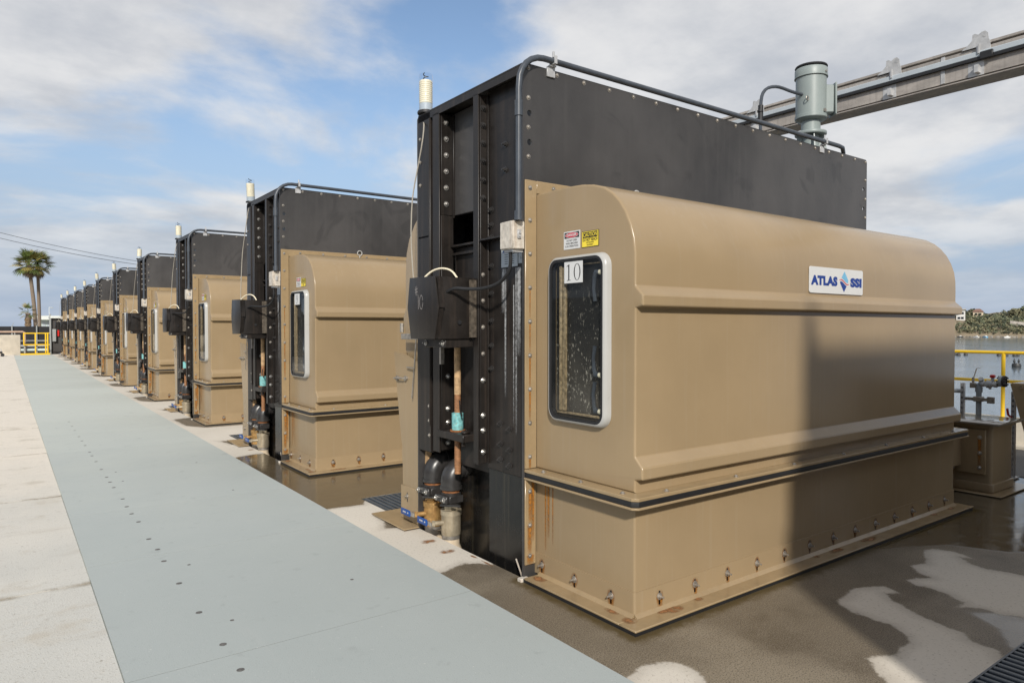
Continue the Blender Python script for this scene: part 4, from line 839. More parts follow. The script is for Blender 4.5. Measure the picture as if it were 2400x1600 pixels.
mb = U(); mb.box(2.70, 2.73, 4.60, 4.625, 1.42, 1.555); mb.build('bracket_leg', 'dull_steel', gbp)
fx(BIGBOLT, gbp, (2.56, 4.585, 1.588), SIDE); fx(BIGBOLT, gbp, (2.56, 4.335, 1.588), SIDE)
U().tube([(2.56, 4.63, 2.065), (2.60, 4.58, 2.125), (2.64, 4.50, 2.15), (2.68, 4.41, 2.13), (2.70, 4.355, 2.062)], .0075, 6, smooth=2).build('loop_cable', 'ivory', unit)
mb = U(); mb.cyl((2.85, 4.60, 1.18), (2.85, 4.60, 1.56), .0265, 14); mb.mi = 1
prof_t = []
for i in range(52): prof_t += [(.0265, .56 + i * .0120), (.0265, .5655 + i * .0120), (.0225, .5665 + i * .0120), (.0225, .5710 + i * .0120)]
mb.lathe([(0, .56)] + prof_t, (2.85, 4.60, 0), 14)
sc = mb.build('lifting_screw', ['rust_pale', 'thread_rust'], unit, sharp=50)
mb = U(); mb.lathe([(0, .905), (.046, .905), (.047, 1.035), (.04, 1.037), (.027, 1.04)], (2.85, 4.60, 0), 10); mb.build('nut', 'teal_paint', sc)
mb = U(); mb.lathe([(0, .893), (.062, .893), (.062, .9045), (.03, .905)], (2.85, 4.60, 0), 18); mb.build('washer', 'rust', sc)
mb = U(); mb.box(2.765, 2.95, 4.39, 4.785, .835, .892, .005); mb.box(2.79, 2.86, 4.42, 4.47, .8925, .915, .01); mb.cyl((2.80, 4.44, .80), (2.80, 4.44, .835), .014, 6)
mb.build('thrust_plate', 'black_steel', unit)
mb = U(); mb.bar((2.94, 4.76, 1.40), (2.88, 4.66, 1.15), .012, .02); mb.bar((2.94, 4.44, 1.42), (2.86, 4.34, 1.20), .012, .02); mb.tube([(2.82, 4.52, 1.14), (2.81, 4.50, 1.08), (2.83, 4.505, 1.02)], .006, 5); mb.build('brace', 'black_steel', unit)

# --- two drain pipes with ball valves and canvas hoses
def pipe(y, dz, ym, rusty):
    c_ = (2.900, y); e = U()
    pts = [(2.90, y, .40 + dz)]
    for a in rng(0, 90, 8): pts.append((2.90 + .115 * (1 - math.cos(R(a))), y, .455 + dz + .115 * math.sin(R(a))))
    pts.append((3.06, y, .57 + dz)); e.tube(pts, .084, 18)
    e.cyl((2.90, y, .40 + dz), (2.90, y, .425 + dz), .091, 18); e.cyl((3.005, y, .57 + dz), (3.02, y, .57 + dz), .091, 18)
    p = e.build('outlet_pipe', 'black_pipe', unit, sharp=50)
    mb = U(); mb.cyl((2.90, y, .376 + dz), (2.90, y, .399 + dz), .074, 16); mb.build('rust_ring', 'rust', p)
    mb = U(); mb.cyl((2.90, y, .285 + dz), (2.90, y, .375 + dz), .082, 16); mb.box(2.80, 2.83, y - .09, y + .09, .30 + dz, .36 + dz, .006); mb.bar((2.79, y - .02, .285 + dz), (2.87, y - .19, .30 + dz), .016); mb.box(2.83, 2.96, y - .095, y - .075, .30 + dz, .36 + dz, .005)
    k = mb.build('coupling', 'black_pipe', p)
    for yy in (y + .065, y - .055): inst(BIGBOLT, 'bolt', p, (2.80, yy, .33 + dz), SIDE, O)
    m_ = 'brass_rusty' if rusty else 'brass'
    mb = U(); mb.lathe([(.060, .235), (.060, .285), (0, .285)], (2.90, y, dz), 6); mb.lathe([(.03, .03), (.078, .032), (.080, .06), (.080, .19), (.086, .192), (.086, .232), (.055, .236)], (2.90, y, dz), 20)
    mb.cyl((2.83, y + .0, .135 + dz), (2.745, y + .02, .135 + dz), .020, 10); mb.cyl((2.755, y + .01, .135 + dz), (2.735, y + .02, .135 + dz), .026, 6)
    vb_ = mb.build('ball_valve', m_, p, sharp=45)
    mb = U(); mb.prism([(2.72, .117 + dz), (2.745, .117 + dz), (2.745, .15 + dz), (2.72, .15 + dz)], y + .0, y + .075, 'y'); mb.mi = 1; mb.prism(rounded(2.712, 2.722, .107 + dz, .160 + dz, .004, 2), y + .07, y + .225, 'y', .003, 2)
    mb.mi = 2
    for i in range(9):
        if i in (5, 6): continue
        y_ = y + .185 - i * .011; mb.quad((2.7113, y_, .130 + dz), (2.7113, y_ - .008, .130 + dz), (2.7113, y_ - .008, .142 + dz), (2.7113, y_, .142 + dz))
    mb.build('handle', ['steel', 'blue_handle', 'white_print'], p)
    mb = U(); mb.cyl((2.90, y, .000 + dz), (2.90, y, .030 + dz), .072, 16); mb.build('hose_clamp', 'dull_steel', p)
    mb = U(); mb.tube([(2.90, y, .012 + dz), (2.90, y, -.05 + dz), (2.905, y - .015, -.10 + dz), (2.92, y - .035, -.2 + dz), (2.93, y - .04, -.6 + dz)], [.070, .070, .076, .080, .070], 14); mb.build('hose', 'hose_fabric', p)
pipe(4.785, 0.0, 0, False); pipe(5.075, 0.01, 0, True)
mb = U(); mb.box(2.86, 2.90, 5.10, 5.139, -.3, .675); mb.build('rusty_bar', 'rust_pale', unit)

# --- rear cover and chute
rprof = [(5.157, .30), (5.157, 3.03), (5.185, 3.03), (5.185, 2.71), (5.26, 2.695), (5.325, 2.666), (5.41, 2.60), (5.506, 2.485), (5.556, 2.364), (5.572, 2.20), (5.573, 1.87), (5.617, 1.804), (5.617, 1.72), (5.577, 1.64), (5.577, 1.50), (5.33, 1.20), (5.33, .30)]
U().prism(rprof, 2.905, 7.20, 'x', .012).build('rear_cover', 'tan_paint', unit, sharp=28)
mb = U(); mb.prism([(5.158, .03), (5.158, 1.40), (5.39, 1.462), (5.62, 1.487), (5.632, 1.478), (5.50, .72), (5.475, .66), (5.485, .58), (5.47, .50), (5.47, .03)], 2.82, 2.832, 'x'); mb.prism([(5.60, 1.475), (5.63, 1.475), (5.47, .50), (5.47, .03), (5.44, .03), (5.44, .5)], 2.8325, 3.6, 'x')
ch = mb.build('debris_chute', 'tan_paint', unit)
mb = U(); mb.box(2.812, 2.8195, 5.16, 5.49, .03, .32, .003); cb = mb.build('foot_plate', 'tan_flange', ch)
mb = U(); mb.box(2.66, 3.4, 5.145, 5.78, .012, .022, .003); mb.build('foot_flange', 'tan_flange', ch)
fx(SLOT, cb, (2.812, 5.37, .235), SIDE_SLOT)
mb = U(); mb.tube([(2.818, 5.58, 1.25), (2.79, 5.58, 1.253), (2.785, 5.50, 1.26), (2.785, 5.40, 1.262), (2.818, 5.38, 1.262)], .007, 6); mb.cyl((2.819, 5.55, 1.253), (2.80, 5.55, 1.253), .022, 10); mb.cyl((2.819, 5.39, 1.26), (2.80, 5.39, 1.26), .022, 10); mb.build('latch', 'dull_steel', ch)
mb = U(); mb.box(2.80, 2.83, 5.157, 5.46, 1.60, 1.65, .003); mb.bar((2.80, 5.18, 1.60), (2.79, 5.24, 1.10), .008); mb.bar((2.80, 5.35, 1.36), (2.79, 5.20, 1.36), .01); mb.cyl((2.80, 5.44, 1.66), (2.80, 5.44, 1.74), .018, 8); mb.build('hinge_bracket', 'dull_steel', ch)

# --- drive motor on top
mx_, my_, mz_ = 7.06, 4.15, 3.455
def ml(pr, n=26): 
    mb_ = MB(O); mb_.lathe(pr, (mx_, my_, mz_), n); return mb_
mo = ml([(0, .475), (.10, .475), (.150, .485), (.163, .50), (.163, .53), (.155, .535), (.155, .93), (.158, .932)]).build('drive_motor', 'motor_green', unit, sharp=40)
ml([(.158, .934), (.170, .936), (.170, .945), (.166, .948), (.166, 1.02), (.160, 1.03), (.06, 1.04), (0, 1.04)]).build('fan_cowl', 'motor_green', mo)
ml([(.162, 1.041), (.166, 1.05), (.160, 1.062), (0, 1.072)]).build('rain_cap', 'rubber', mo)
ml([(.098, .36), (.098, .474)]).build('neck', 'motor_green', mo)
ml([(0, .322), (.158, .322), (.162, .328), (.162, .348), (.158, .354), (.098, .3545)]).build('mounting_ring', 'motor_green', mo)
mb = ml([(.085, 0.02), (.085, .32)]); mb.box(mx_ - .20, mx_ + .20, my_ - .18, my_ + .18, mz_, mz_ + .018)
for a in (45, 135, 225, 315):
    d = Vector((math.cos(R(a)), math.sin(R(a)), 0)); c0 = Vector((mx_, my_, mz_)); s_ = Vector((-d.y, d.x, 0)) * .006
    vs_ = []
    for sg in (-1, 1): vs_ += [c0 + d * .08 + s_ * sg + Vector((0, 0, .019)), c0 + d * .20 + s_ * sg + Vector((0, 0, .019)), c0 + d * .135 + s_ * sg + Vector((0, 0, .321)), c0 + d * .08 + s_ * sg + Vector((0, 0, .321))]
    mb.raw(vs_, [[0, 1, 2, 3], [7, 6, 5, 4], [0, 4, 5, 1], [1, 5, 6, 2], [2, 6, 7, 3]])
mb.build('pedestal', 'motor_green', mo)
mb = U(); mb.obox(Matrix.Translation((mx_ + .135, my_ - .105, mz_ + .70)) @ Matrix.Rotation(R(-38), 4, 'Z'), .10, .15, .30, .012); mb.obox(Matrix.Translation((mx_ + .185, my_ - .143, mz_ + .70)) @ Matrix.Rotation(R(-38), 4, 'Z'), .02, .18, .34, .006)
mb.build('terminal_box', 'motor_green', mo)
mb = U(); mb.box(mx_ - .02, mx_ + .02, my_ - .168, my_ - .155, mz_ + .545, mz_ + .575); mb.cyl((mx_, my_ - .155, mz_ + .97), (mx_, my_ - .178, mz_ + .97), .012, 8); mb.tube([(mx_ - .17 + .022 * math.cos(a), my_ - .06, mz_ + .68 + .022 * math.sin(a)) for a in rng(0, 6.283, 13)], .005, 5); mb.build('fittings', 'dull_steel', mo)
U().tube([(6.33, 4.28, 3.45), (6.34, 4.28, 3.95), (6.34, 4.28, 4.02), (6.36, 4.28, 4.12), (6.42, 4.27, 4.19), (6.52, 4.25, 4.225), (6.62, 4.23, 4.23), (6.76, 4.19, 4.20), (6.92, 4.16, 4.195)], .017, 8, smooth=1).build('motor_conduit', 'conduit_grey', mo)
mb = U(); mb.cyl((6.335, 4.28, 3.84), (6.34, 4.28, 4.0), .027, 10); mb.cyl((6.332, 4.28, 3.93), (6.332, 4.28, 3.95), .032, 10); mb.build('conduit_gland', 'rubber', mo)

# fixings of the first unit, one by one
def rel(o): return Vector(o) - Vector(O)
for me_, par, loc, rot in fix: inst(me_, 'slot_bolt' if me_ is SLOT else 'bolt', par, loc, rot, O)
# chalk number and number cards
def ribbon(mb, pts, w, fn):
    for a, b_ in zip(pts, pts[1:]):
        d = Vector((b_[0] - a[0], b_[1] - a[1])); d.normalize(); nrm = Vector((-d.y, d.x)) * w / 2
        mb.raw([fn(a[0] + nrm.x, a[1] + nrm.y), fn(a[0] - nrm.x, a[1] - nrm.y), fn(b_[0] - nrm.x, b_[1] - nrm.y), fn(b_[0] + nrm.x, b_[1] + nrm.y)], [[0, 1, 2, 3]])
mb = U(); f = lambda u, v: (2.4610, 4.56 - u, 1.93 + v); w_ = .0045
for pts in ([(.000, .075), (.004, .010)], [(.016, .078), (.020, .008)], [(-.012, .052), (.030, .060)], [(-.010, .030), (.032, .037)], [(.040, .012), (.043, -.092)]): ribbon(mb, pts, w_, f)
ribbon(mb, [(.085 + .024 * math.cos(a), -.042 + .050 * math.sin(a)) for a in rng(0, 6.5, 22)], w_, f)
chalk = mb.build('chalk_number', 'chalk', fc.parent, smooth=False)
def card(digits):
    mb = U(); mb.box(2.8615, 2.8635, 3.166, 3.337, 1.980, 2.114); f = lambda u, v: (2.8608, 3.2515 - u, 2.047 + v); mb.mi = 1
    for ch_, ux in digits:
        if ch_ == '1':
            mb.raw([f(ux + u, v) for u, v in ((-.005, -.048), (.0055, -.048), (.0055, .050), (-.005, .046))], [[0, 1, 2, 3]]); mb.raw([f(ux + u, v) for u, v in ((-.018, -.051), (.019, -.051), (.019, -.0475), (-.018, -.0475))], [[0, 1, 2, 3]]); mb.raw([f(ux + u, v) for u, v in ((-.021, .036), (-.005, .041), (.0055, .052), (-.021, .039))], [[0, 1, 2, 3]])
        if ch_ == '0':
            a_ = rng(0, 2 * math.pi, 33)[:-1]; n = 32; vs_ = [f(ux + .031 * math.cos(a), .052 * math.sin(a)) for a in a_] + [f(ux + .022 * math.cos(a), .0495 * math.sin(a)) for a in a_]
            mb.raw(vs_, [[i, (i + 1) % n, n + (i + 1) % n, n + i] for i in range(n)])
        if ch_ == '9':
            a_ = rng(0, 2 * math.pi, 33)[:-1]; n = 32; vs_ = [f(ux + .028 * math.cos(a), .022 + .030 * math.sin(a)) for a in a_] + [f(ux + .019 * math.cos(a), .022 + .0275 * math.sin(a)) for a in a_]
            mb.raw(vs_, [[i, (i + 1) % n, n + (i + 1) % n, n + i] for i in range(n)])
            ribbon(mb, [(ux + .024, .022), (ux + .022, .0), (ux + .012, -.026), (ux - .004, -.044), (ux - .022, -.051)], .006, f)
    return mb.build('number_card', ['white_print', 'black_print'], None, smooth=False)
c10 = card([('1', -.042), ('0', .036)]); c10.parent = win; c10.location = (0, 0, 0)

# --- the other screens
names = {-1: 'tan and black screen housing beside the camera, just out of the right edge', 0: 'nearest tan and black screen housing, number 10 in its window and blue lettered sign',
         1: 'tan and black screen housing with the number 9 card, next behind the nearest one', 2: 'third tan and black screen back from the one numbered 10', 3: 'fourth tan and black screen back, counting the one numbered 10 as first',
         4: 'fifth tan and black screen back, counting the one numbered 10 as first', 5: 'sixth tan and black screen back, counting the one numbered 10 as first', 6: 'seventh tan and black screen back, fourth from the far end of the row',
         7: 'third tan and black screen from the far end of the row', 8: 'second tan and black screen from the far end of the row', 9: 'last tan and black screen of the row, beside the dark shed'}
TILT = {1: 7, 2: 2, 3: -3, 4: 5, 5: 9, 6: 4, 7: 3, 8: 6, 9: 5}
far = MB(O)
for me_, par, loc, rot in fix:
    if me_ is SLOT: continue
    M_ = Matrix.Translation(loc) @ Euler(rot).to_matrix().to_4x4()
    far.mi = 0; q = M_.to_3x3(); c0 = M_.translation
    r_ = .0165 if me_ is BOLT else .021
    far.lathe([(r_, 0), (r_ * .75, .010), (0, .013)], c0, 6, q)
    if me_ is BLACKBOLT:
        pass
far_o = far.build('bolts', 'dull_steel'); FAR = far_o.data; bpy.data.objects.remove(far_o)
def copy_tree(o, parent, k):
    nm = o.name.split('.')[0]
    if nm in ('bolt', 'slot_bolt') and not (0 < k <= 2) and o.data in (BOLT, BIGBOLT, BLACKBOLT, SLOT) and nm == 'bolt': return
    if nm == 'slot_bolt' and not (0 < k <= 3): return
    if nm in ('rust_run', 'rust_patch', 'scuff_mark', 'lime_streak') and not (0 < k <= 3) and not (k > 3 and o.parent in (lf, fl)): return
    if nm in ('number_card', 'chalk_number'): return
    c = o.copy(); C.objects.link(c); c.parent = parent
    for ch_ in list(o.children): copy_tree(ch_, c, k)
    return c
GRP = 'screen housings in a row along the walkway'
tag(unit, names[0], 'screen housing', GRP)
done = {}
for k in UNITS:
    if k == 0: done[0] = unit; continue
    u = unit.copy(); C.objects.link(u); u.location = (O[0], O[1] + PITCH * k, 0)
    for ch_ in list(unit.children): copy_tree(ch_, u, k)
    u['label'] = names[k]; done[k] = u
    if not (0 < k <= 2):
        o = bpy.data.objects.new('bolts', FAR); C.objects.link(o); o.parent = u; o['kind'] = 'stuff'
    for ch_ in u.children:
        if ch_.name.startswith('beacon') and not ch_.name.startswith('beacon_cable') and k in TILT: ch_.rotation_euler = (R(TILT[k]), R(-TILT[k] * .6), 0)
w9 = [c_ for c_ in done[1].children if c_.name.startswith('window')][0]
c9 = card([('9', 0)]); c9.parent = w9; c9.location = (0, 0, 0)
# ------------------------------------------------------------------ rust and debris on the deck near the valves
rp_ = deck
for x, y, a, b_ in ((2.70, 4.80, .07, .055), (2.695, 4.50, .07, .05), (2.79, 4.28, .015, .05), (2.79, 4.10, .012, .09), (2.75, 9.9, .05, .05)):
    uvquad('rust_patch', [(x - a, y - b_, .0015), (x + a, y - b_, .0015), (x + a, y + b_, .0015), (x - a, y + b_, .0015)], 'rust_spot', deck)

# ------------------------------------------------------------------ drain box at the end of the nearest screen (one per screen)
OB = (7.95, 2.63, 0)
db = empty('drain_box', OB); D = lambda: MB(OB)
mb = D(); mb.prism(rounded(8.07, 8.62, 2.75, 3.75, .035, 4), .02, .70, 'z'); mb.build('body', 'tan_paint', db)
mb = D(); mb.prism(rounded(8.05, 8.64, 2.73, 3.77, .04, 4), .02, .11, 'z', .012, 3); mb.build('plinth', 'tan_paint', db)
mb = D(); mb.prism(rounded(7.98, 8.74, 2.665, 3.85, .05, 4), .713, .735, 'z', .004, 2); mb.build('lid', 'glossy_tan', db)
mb = D(); mb.prism(rounded(8.04, 8.66, 2.725, 3.79, .04, 4), .675, .712, 'z'); mb.build('rim', 'tan_paint', db)
mb = D(); mb.box(7.95, 8.85, 2.63, 3.95, .008, .0195, .003); mb.build('foot_flange', 'tan_flange', db)
mb = D(); mb.box(7.21, 8.06, 3.02, 3.50, .27, .672, .006); mb.build('duct', 'tan_paint', db)
mb = D(); mb.box(8.035, 8.0685, 2.80, 3.62, .20, .66, .006); fl2 = mb.build('duct_flange', 'tan_flange', db)
mb = D(); mb.box(7.208, 7.235, 2.86, 3.60, .20, .665, .006); fl3 = mb.build('duct_flange', 'tan_flange', db)
for y, z in ((2.85, .58), (2.85, .42), (2.85, .27), (3.10, .235), (3.4, .235)): inst(BIGBOLT, 'bolt', fl2, (8.035, y, z), SIDE, OB)
for y, z in ((2.90, .52), (2.90, .34)):
    for x in (7.208,): inst(BIGBOLT, 'bolt', fl3, (7.2355, y, z), (0, R(90), 0), OB)
    uvquad('rust_run', [(7.207, y + .02, z - .12), (7.207, y - .02, z - .12), (7.207, y - .02, z + .1), (7.207, y + .02, z + .1)], 'rust_streak', fl3, OB)
uvquad('rust_run', [(8.0342, 2.87, .27), (8.0342, 2.83, .27), (8.0342, 2.83, .56), (8.0342, 2.87, .56)], 'rust_streak', fl2, OB)
BL = {0: 'squat tan drain box with flat lid beside the screen numbered 10'}
tag(db, BL[0], 'drain box')

# ------------------------------------------------------------------ spray water valves on struts
OV = (9.17, 3.1, 0)
pv_ = empty('valve_manifold', OV); tag(pv_, 'grey plastic valve assembly with a red capped valve on slotted struts before yellow railing', 'valves')
P_ = lambda: MB(OV)
def strut(x, y, h, nm='strut'):
    mb = P_(); mb.box(x - .02, x + .02, y - .02, y - .017, .02, h); mb.box(x - .02, x + .02, y + .017, y + .02, .02, h); mb.box(x + .018, x + .0205, y - .0165, y + .0165, .02, h); mb.box(x - .02, x - .018, y - .0165, y - .011, .02, h); mb.box(x - .02, x - .018, y + .011, y + .0165, .02, h)
    n = int(h / .06)
    for i in range(n): mb.box(x - .019, x - .0175, y - .011, y + .011, .05 + i * .06, .085 + i * .06)
    mb.box(x - .12, x + .07, y - .045, y + .045, .006, .018); mb.cyl((x - .08, y, .018), (x - .08, y, .05), .012, 8)
    return mb.build(nm, 'galvanised', pv_)
strut(9.17, 2.92, .98); strut(9.13, 3.42, 1.05)
mb = P_(); mb.tube([(9.17, 3.06, 1.05), (9.17, 3.25, 1.05)], .024, 10); mb.tube([(9.17, 3.22, 1.05), (9.17, 3.255, 1.05), (9.17, 3.268, 1.035), (9.17, 3.268, .60)], .030, 10); mb.cyl((9.17, 3.268, .95), (9.17, 3.268, 1.01), .038, 10); mb.cyl((9.17, 3.268, .60), (9.17, 3.268, .0), .028, 10)
mb.tube([(9.17, 3.42, .95), (9.17, 3.56, .95), (9.17, 3.62, .95), (9.17, 3.62, .3)], .025, 8); mb.build('pipe', 'pvc_grey', pv_)
mb = P_(); mb.lathe([(0, 0), (.060, 0), (.062, .012), (.062, .030), (0, .030)], (9.17, 3.03, 1.09), 16, Vector((0, 1, 0)).to_track_quat('Z', 'X')); mb.build('pipe_flange', 'pvc_grey', pv_)
mb = P_(); mb.lathe([(.065, 0), (.065, .018)], (9.17, 3.005, 1.09), 16, Vector((0, 1, 0)).to_track_quat('Z', 'X'))
for i in range(8): a = i * math.pi / 4; mb.cyl((9.17 + .05 * math.cos(a), 2.985, 1.09 + .05 * math.sin(a)), (9.17 + .05 * math.cos(a), 3.075, 1.09 + .05 * math.sin(a)), .009, 6)
mb.lathe([(0, .019), (.065, .0185)], (9.17, 3.005, 1.09), 16, Vector((0, 1, 0)).to_track_quat('Z', 'X')); mb.build('blind_flange', 'dark_cladding', pv_)
mb = P_(); q_ = Vector((0, 1, 0)).to_track_quat('Z', 'X'); mb.lathe([(.024, 0), (.036, .01), (.036, .04), (.028, .05), (.044, .07), (.046, .11), (.028, .13), (.036, .14), (.036, .165), (.024, .17)], (9.17, 3.075, 1.05), 12, q_)
mb.cyl((9.17, 3.13, 1.06), (9.17, 3.13, 1.124), .018, 8); mb.cyl((9.17, 3.24, 1.09), (9.14, 3.24, 1.11), .026, 8); mb.cyl((9.17, 3.155, .99), (9.17, 3.155, 1.02), .015, 8); vb2 = mb.build('valve_body', 'valve_grey', pv_)
mb = P_(); mb.box(9.145, 9.195, 3.105, 3.155, 1.125, 1.160, .008); mb.build('red_cap', 'red_valve', vb2)
mb = P_(); mb.box(9.12, 9.215, 3.225, 3.312, .84, .90, .006); mb.box(9.14, 9.18, 3.14, 3.225, .85, .885); mb.box(9.12, 9.16, 3.10, 3.17, .83, .905, .004); mb.box(9.14, 9.18, 3.312, 3.40, .85, .885); mb.build('clamp', 'dull_steel', pv_)
mb = P_(); mb.cyl((9.12, 3.31, 1.05), (9.12, 3.31, 1.12), .014, 8); mb.bar((9.12, 3.31, 1.10), (9.12, 3.275, 1.23), .006, .02); mb.bar((9.12, 3.275, 1.23), (9.12, 3.23, 1.232), .005, .012); mb.box(9.10, 9.14, 3.28, 3.34, 1.0, 1.06, .004); mb.build('petcock', 'dull_steel', pv_)
mb = P_(); mb.tube([(9.16, 2.93, .68), (9.13, 2.96, .72), (9.13, 2.97, .79)], .012, 6); mb.build('red_tag', 'red_valve', pv_)
yt = MB((9.25, 3.55, .7)); yt.box(9.25, 9.256, 3.42, 3.60, .66, .92); yt.mi = 1; yt.quad((9.2492, 3.595, .80), (9.2492, 3.425, .80), (9.2492, 3.425, .735), (9.2492, 3.595, .735))
yt.mi = 0; put_text(yt, 'CAUTION', .05, lambda u, v: (9.2488, 3.51 - u, .768 + v), .001, width=.155)
yo = yt.build('caution_tag', ['yellow_print', 'black_print'], pv_, smooth=False)
# tan hopper at the right edge; unseen length added to darken the cover's reflection
hp = MB((9.1, 2.6, 0)); hp.prism([(2.905, 1.075), (2.885, 1.09), (.75, 1.09), (1.0, .02), (2.63, .02)], 9.0, 9.8, 'x', .012)
ho = hp.build('hopper', 'tan_paint'); tag(ho, 'tan tapering hopper side cut by the right edge, before the yellow railing', 'hopper')
mb = MB((9.1, 2.6, 0)); mb.cyl((8.998, 2.80, 1.05), (8.98, 2.80, 1.05), .02, 10); mb.build('pivot_bolt', 'dirt_trim', ho)

# ------------------------------------------------------------------ yellow safety railing on the kerb
rl = empty('safety_railing', (12, 0, .37)); tag(rl, 'yellow pipe railing on the concrete kerb by the water', 'railing')
Q = lambda: MB((12, 0, .37))
for z in (1.332, .905): Q().cyl((12, -6, z), (12, 24, z), .024, 12).build('rail', 'yellow_paint', rl)
p0 = Q().cyl((12, 3.96, .372), (12, 3.96, 1.325), .027, 12).build('post', 'yellow_paint', rl)
for i in range(-5, 12):
    if i: inst(p0.data, 'post', rl, (0, i * 1.83, 0))

# ------------------------------------------------------------------ crane beam over the far side of the screens
ob = (8.5, 0, 4.36); bm_ = empty('crane_beam', ob); tag(bm_, 'grey galvanised crane beam with hanger lugs running overhead at the upper right', 'crane beam')
Q = lambda: MB(ob)
Q().prism([(8.43, 4.36), (8.58, 4.36), (8.58, 4.385), (8.515, 4.40), (8.515, 4.70), (8.58, 4.715), (8.58, 4.74), (8.43, 4.74), (8.43, 4.715), (8.485, 4.70), (8.485, 4.40), (8.43, 4.385)], -8, 26, 'y').build('girder', 'beam_steel', bm_)
Q().box(8.4425, 8.4845, -8, 26, 4.4045, 4.695).build('web_cover', 'beam_steel', bm_)
mb = Q(); mb.box(8.405, 8.442, -8, 26, 4.588, 4.648, .006); mb.build('conductor_bar', 'label_grey', bm_)
mb = Q(); mb.box(8.40, 8.441, -8, 26, 4.555, 4.586); mb.build('festoon_cable', 'rubber', bm_)
mb = Q(); mb.prism([(8.36, 4.35), (8.66, 4.35), (8.66, 4.358), (8.36, 4.358)], -8, 26, 'y'); mb.build('lower_plate', 'beam_steel', bm_)
lug = Q(); 
sil = [(-.16, -.02), (-.10, .02), (-.06, .06), (-.055, .12), (-.03, .125), (0, .105), (.03, .125), (.065, .13), (.09, .10), (.095, .05), (.11, .0), (.12, -.10), (.06, -.14), (-.02, -.14), (-.02, -.02)]
lug.prism([(-u, 4.72 + v) for u, v in sil], 8.418, 8.430, 'x'); lug.cyl((8.415, -.06, 4.80), (8.432, -.06, 4.80), .016, 10)
lug.box(8.39, 8.428, -.02, -.005, 4.62, 4.72); lug.box(8.37, 8.442, -.02, .02, 4.42, 4.50); lug.box(8.44, 8.444, -.05, .10, 4.40, 4.55)
l0 = lug.build('hanger_lug', 'galvanised', bm_); l0.location = (0, 3.05, 0)
for i in range(-6, 14):
    if i: inst(l0.data, 'hanger_lug', bm_, (0, 3.05 + i * .90, 0))
for y in (3.4, 4.9, 1.9): 
    mb = Q(); mb.box(8.435, 8.4435, y - .02, y + .02, 4.41, 4.70); mb.build('splice', 'galvanised', bm_)
mb = Q(); mb.box(8.375, 8.404, 2.90, 3.02, 4.545, 4.625, .006); mb.build('switch_box', 'rubber', bm_)

# ------------------------------------------------------------------ far end of the walkway
tag(MB((1.5, 52.4, 0)).box(.77, 2.30, 52.35, 52.60, -.05, .11, .01).build('kerb_stone', 'yellow_paint'), 'yellow painted kerb across the far end of the walkway', 'kerb')
o_ = (1.6, 52.7, 0); gt = empty('safety_gate', o_); tag(gt, 'small yellow pipe gate barring the far end of the walkway', 'gate')
Q = lambda: MB(o_)
for z in (1.36, .64): Q().box(.92, 2.30, 52.68, 52.74, z - .035, z + .035, .01).build('rail', 'yellow_paint', gt)
for x, z0, w in ((.955, .64, .07), (1.55, .0, .075), (2.08, .0, .07), (2.19, .0, .075)): Q().box(x - w / 2, x + w / 2, 52.67, 52.75, z0, 1.39, .01).build('post', 'yellow_paint', gt)
Q().box(.95, 1.03, 52.8, 52.88, -.05, .60).build('stub_post', 'post_grey', gt)
lw = MB((0, 54, 0)).box(-14, .80, 53.9, 54.25, -.1, 1.26, .02).build('concrete_wall', 'concrete_wall'); tag(lw, 'low cream concrete wall at the far left', 'wall')
o_ = (0, 55, 0); hr = empty('pipe_rail', o_); tag(hr, 'rust pink pipe rail above the low cream wall', 'rail')
MB(o_).tube([(-14, 55, 1.44), (.95, 55, 1.44), (1.05, 55, 1.38), (1.05, 55, .0)], .06, 8).build('pipe', 'pipe_pink', hr)
for x in (-6, -2, .52): MB(o_).cyl((x, 55, 0), (x, 55, 1.42), .04, 8).build('post', 'post_grey', hr)
for i, (z, mm_) in enumerate(((.83, 'post_grey'), (.50, 'galvanised'), (.22, 'pale_green_wall'))):
    tag(MB((1.6, 56, z)).cyl((.75, 56, z), (2.35, 56, z), (.05, .07, .10)[i], 10).build('pipe_run', mm_), ('upper thin grey pipe behind the yellow gate', 'middle silver pipe behind the yellow gate', 'lowest thick greenish pipe behind the yellow gate')[i], 'pipe')
o_ = (0, 60, 0); fe = empty('screened_fence', o_); tag(fe, 'chain fence covered in dark windscreen cloth behind the yellow gate', 'fence')
MB(o_).box(-30, 6, 60.0, 60.02, -.1, 1.80).build('windscreen', 'fence_screen', fe)
for i, x in enumerate((-15.2, -9.8, -4.7, .42, 1.85, 6.0)):
    mb = MB(o_); mb.cyl((x, 59.93, -.1), (x, 59.93, 1.84), .05, 10); mb.bar((x, 59.93, 1.84), (x + .12, 59.93, 2.08), .025); mb.build('post', 'post_grey', fe)
o_ = (-8, 20, 0); fe2 = empty('screened_fence', o_); tag(fe2, 'dark cloth covered fence along the left side, seen only as a reflection', 'fence')
MB(o_).box(-8.02, -8.0, -12, 59.9, -.1, 2.6).build('windscreen', 'fence_screen', fe2)
